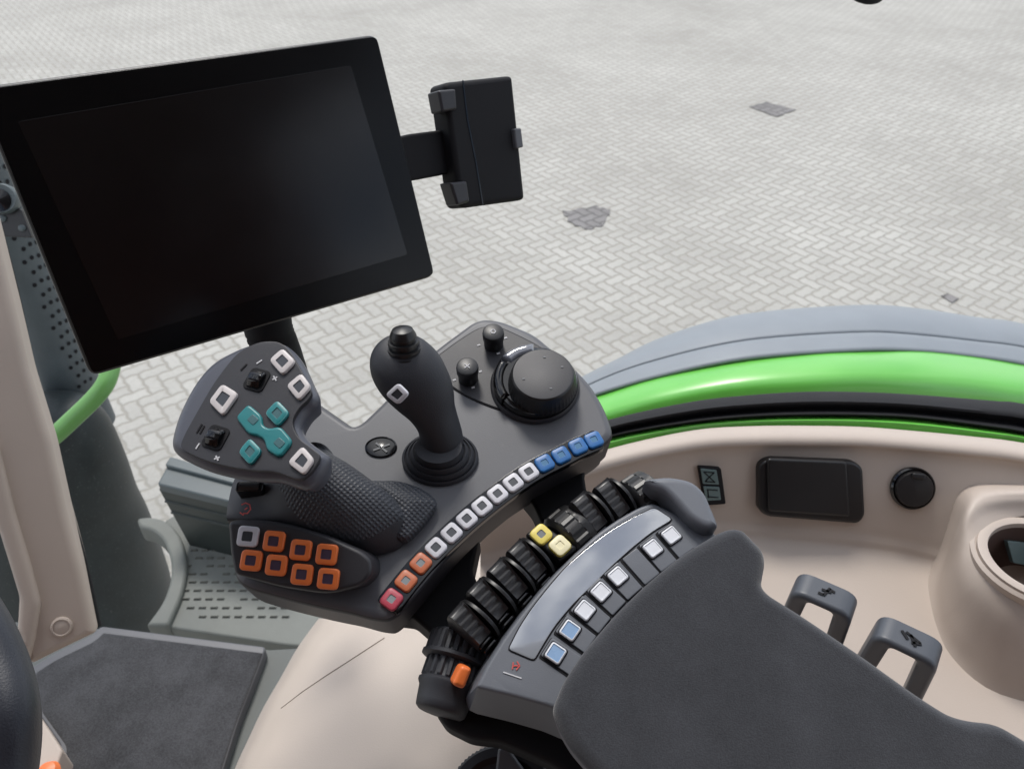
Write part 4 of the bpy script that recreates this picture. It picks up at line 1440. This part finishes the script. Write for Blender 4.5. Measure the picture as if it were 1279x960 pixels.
# strip
st1 = [(635, 811), (648, 785), (664, 760.5), (684, 735), (707, 708), (732, 686), (759.6, 665), (788, 648), (817, 634)]
st2 = [(840, 649), (815, 664), (792, 682), (765, 706), (740, 731), (716, 754), (694, 780), (680, 802), (667, 824.5)]
sq = rd(st1 + st2, [4, 9, 9, 9, 9, 9, 9, 9, 5, 5, 9, 9, 9, 9, 9, 9, 9, 4], 2)
suv = ccw(clean(AP.uvs(sq), .0005))
prism('strip_gap', AP, inset(suv, -.0009), .0006, .003, .0002, M['blackm'], arm, steps=1)
prism('display_strip', AP, suv, .0014, .003, .0005, M['display'], arm, steps=2, label='glossy pale label strip')
tk = [(694, 815.6, 'tileblue'), (712, 787, 'tileblue'), (730.7, 762, 'tile'), (750.7, 739, 'tile'), (771.7, 719.5, 'tile'), (794.5, 701, None), (815.4, 685, 'tile'), (838.4, 668.5, 'tile')]
tuv = [AP.uv(x, y, .003) for x, y, c in tk]
for i, ((x, y, c), (u, v)) in enumerate(zip(tk, tuv)):
    a, b = tuv[max(0, i - 1)], tuv[min(len(tuv) - 1, i + 1)]
    d = V3((b[0] - a[0], b[1] - a[1], 0)).normalized()
    rot = math.atan2(d.y, d.x)
    nrm = V3((d.y, -d.x, 0))
    # stepped carrier towards the pad
    cu, cv = u + nrm.x * .005, v + nrm.y * .005
    prism('key_gap', AP, rrect(cu, cv, .0182, .0290, .0012, rot), .0007, .002, .0001, M['blackm'], arm, steps=1)
    prism('key_carrier', AP, rrect(cu + d.x * .0008, cv + d.y * .0008, .0160, .0275, .0012, rot), .0024, .003, .0006, M['armbody'], arm, steps=2)
    if c:
        prism('key_gap', AP, rrect(u, v, .0148, .0148, .002, rot), .0027, .001, .0001, M['blackm'], arm, steps=1)
        key(arm, AP, u, v, .0130, rot, 'tile', c, .0022, h=.0026, frac=.10, rc=.15, label='white square key' if c == 'tile' else 'light blue square key')
ribbon('front_symbol', AP, [[(641, 827), (640, 835)], [(646, 826), (649, 831), (645, 836)], [(641, 831), (647, 831)]], .0009, .0003, M['printred'], arm)
ribbon('front_line', AP, [[(629, 839), (651, 846.5)]], .0009, .0003, M['print'], arm)
# rear cover wing
WG = Plane(PL.pt(0, 0, .012), PL.n)
wq = crspline([(806, 598), (822, 594.5), (840, 594), (864, 599.5), (880, 613), (889, 632), (897, 652), (894, 657), (881, 658), (862, 646), (845, 627), (830, 613), (815, 607)], 4)
prism('rear_cover', WG, WG.uvs(wq), 0, .04, .006, M['armbody'], arm, steps=5)
# pad
PD = Plane(PL.pt(0, 0, .018), PL.n)
pq = [(690, 884), (697, 866), (704, 849), (727, 813), (766, 767), (806, 727), (855, 687), (900, 660), (916, 655), (930, 657), (957, 685), (959, 700), (954, 728), (962, 738), (1010, 768), (1080, 815), (1150, 865), (1190, 890), (1215, 897),
      (1250, 900), (1300, 930), (1400, 1000), (1380, 1200), (900, 1200), (780, 1010), (712, 932), (697, 905)]
prism('pad', PD, PD.uvs(rd(pq, [10, 8, 12, 20, 20, 20, 20, 12, 10, 14, 14, 10, 10, 16, 20, 20, 20, 20, 16, 20, 20, 10, 10, 10, 10, 18, 10], 4)), 0, .040, .011, M['suede'], arm, steps=6, botin=.003, label='charcoal suede armrest pad')

# hand wheel at the bottom edge
hwc = D(628, 1010, .66)
hwn = Plane(hwc, (-.1, -.45, .88))
pts = [hwn.pt(.047 * math.cos(2 * math.pi * k / 48), .047 * math.sin(2 * math.pi * k / 48)) for k in range(49)]
hw = thing('adjuster_wheel', 'black knurled adjuster wheel cut by the bottom edge of the view', 'adjuster wheel', hwc)
turned('ribbed_rim', hwn, 0, 0, [(.040, -.010), (.048, -.010), (.0505, -.008), (.0505, .006), (.048, .009), (.041, .010), (.036, .004), (.0, .003)], M['rubber'], hw, n=160,
       mod=lambda j, k: 1 - .02 * (k % 2) if j in (2, 3) else 1.0, angle=30)
prism('bracket', hwn, hwn.uvs(rd([(622, 934), (634, 932), (665, 975), (640, 990), (618, 970)], 4), .014), .016, .016, .003, M['console'], hw)

# ================================================================== CAB SURROUND (out of frame, added to shade the interior and screen)
rf = thing('cab_shade_roof', 'unseen beige headliner of the cab roof, added to shade the interior', 'roof', V3((0, -.3, CAM.z + .45)))
RP = Plane(V3((0, -.25, CAM.z + .45)), (0, 0, 1))
prism('headliner', RP, rrect(0, -.13, 2.1, 1.35, .1), .05, .05, .01, M['roof'], rf)
rw = thing('cab_rear_shade_wall', 'unseen brown grey wall behind the seat, added to cut light and reflections', 'shade panel', V3((0, -.95, 1.6)))  # unseen wall added to block light and sky reflections from behind
RWP = Plane(V3((0, -.95, 2.4)), (0, 1, 0))
prism('lining', RWP, rrect(0, 0.02, 2.3, 1.95, .1), 0, .05, .01, M['lining'], rw)
lw_ = thing('cab_side_shade_panel', 'unseen brown grey panel left of the seat, added to cut side light', 'shade panel', V3((-1.05, -.4, 1.6)))  # unseen panel added to hold back light from the left
LWP = Plane(V3((-1.05, -.45, 2.4)), (1, 0, 0), V3((0, 1, 0)))
prism('lining', LWP, rrect(0, 0, .9, 1.75, .1), 0, .05, .01, M['lining'], lw_)

pw = thing('cab_rear_shade_pillar', 'unseen brown grey pillar right of the seat, added to darken the screen reflection', 'shade panel', V3((1.08, -.71, 1.6)))  # unseen pillar added and sized for the reflection in the monitor
PWP = Plane(V3((1.08, -.71, 2.4)), (-1, 0, 0), V3((0, 1, 0)))
prism('lining', PWP, rrect(0, 0, .56, 1.95, .1), 0, .05, .01, M['lining'], pw)

# ================================================================== WORLD, LIGHT, CAMERA
w = bpy.data.worlds.new('World')
SC.world = w
w.use_nodes = True
nt = w.node_tree
bg = nt.nodes['Background']
sky = nt.nodes.new('ShaderNodeTexSky')
sky.sky_type = 'NISHITA'
sky.sun_disc = False
SE, SR = rad(58), rad(-15)
sky.sun_elevation = SE
sky.sun_rotation = SR
tc = nt.nodes.new('ShaderNodeTexCoord')
ns = nt.nodes.new('ShaderNodeTexNoise')
ns.inputs['Scale'].default_value = 5.5
ns.inputs['Detail'].default_value = 7
ns.inputs['Roughness'].default_value = 0.55
nt.links.new(tc.outputs['Generated'], ns.inputs['Vector'])
mr = nt.nodes.new('ShaderNodeMapRange')
mr.interpolation_type = 'SMOOTHSTEP'
mr.inputs[1].default_value = 0.44
mr.inputs[2].default_value = 0.56
nt.links.new(ns.outputs['Fac'], mr.inputs[0])
mx = nt.nodes.new('ShaderNodeMix')
mx.data_type = 'RGBA'
mx.inputs[7].default_value = (12.5, 12.8, 13.4, 1)
nt.links.new(mr.outputs[0], mx.inputs[0])
nt.links.new(sky.outputs[0], mx.inputs[6])
nt.links.new(mx.outputs[2], bg.inputs['Color'])
bg.inputs['Strength'].default_value = 0.105

sl_ = bpy.data.lights.new('sun', 'SUN')
sl_.energy = 2.0
sl_.angle = rad(14)
sl_.color = (1.0, 0.96, 0.90)
so_ = bpy.data.objects.new('sun', sl_)
# direction to the sun (Nishita: rotation measured clockwise from +Y seen from above)
sd = V3((math.sin(SR) * math.cos(SE), math.cos(SR) * math.cos(SE), math.sin(SE)))
so_.rotation_euler = sd.to_track_quat('Z', 'Y').to_euler()
COL.objects.link(so_)

cam = bpy.data.cameras.new('camera')
cam.lens = LENS
cam.sensor_width = 36
cam.clip_start = 0.02
cam.clip_end = 2000
cam.dof.use_dof = True
cam.dof.focus_distance = 0.66
cam.dof.aperture_fstop = 12
co = bpy.data.objects.new('camera', cam)
co.location = CAM
co.rotation_euler = (math.pi / 2 - PITCH, 0, 0)
COL.objects.link(co)
SC.camera = co
SC.view_settings.view_transform = 'Standard'
SC.view_settings.look = 'None'
SC.view_settings.gamma = 1
SC.view_settings.exposure = 0.32
SC.cycles.use_denoising = True
SC.cycles.max_bounces = 8
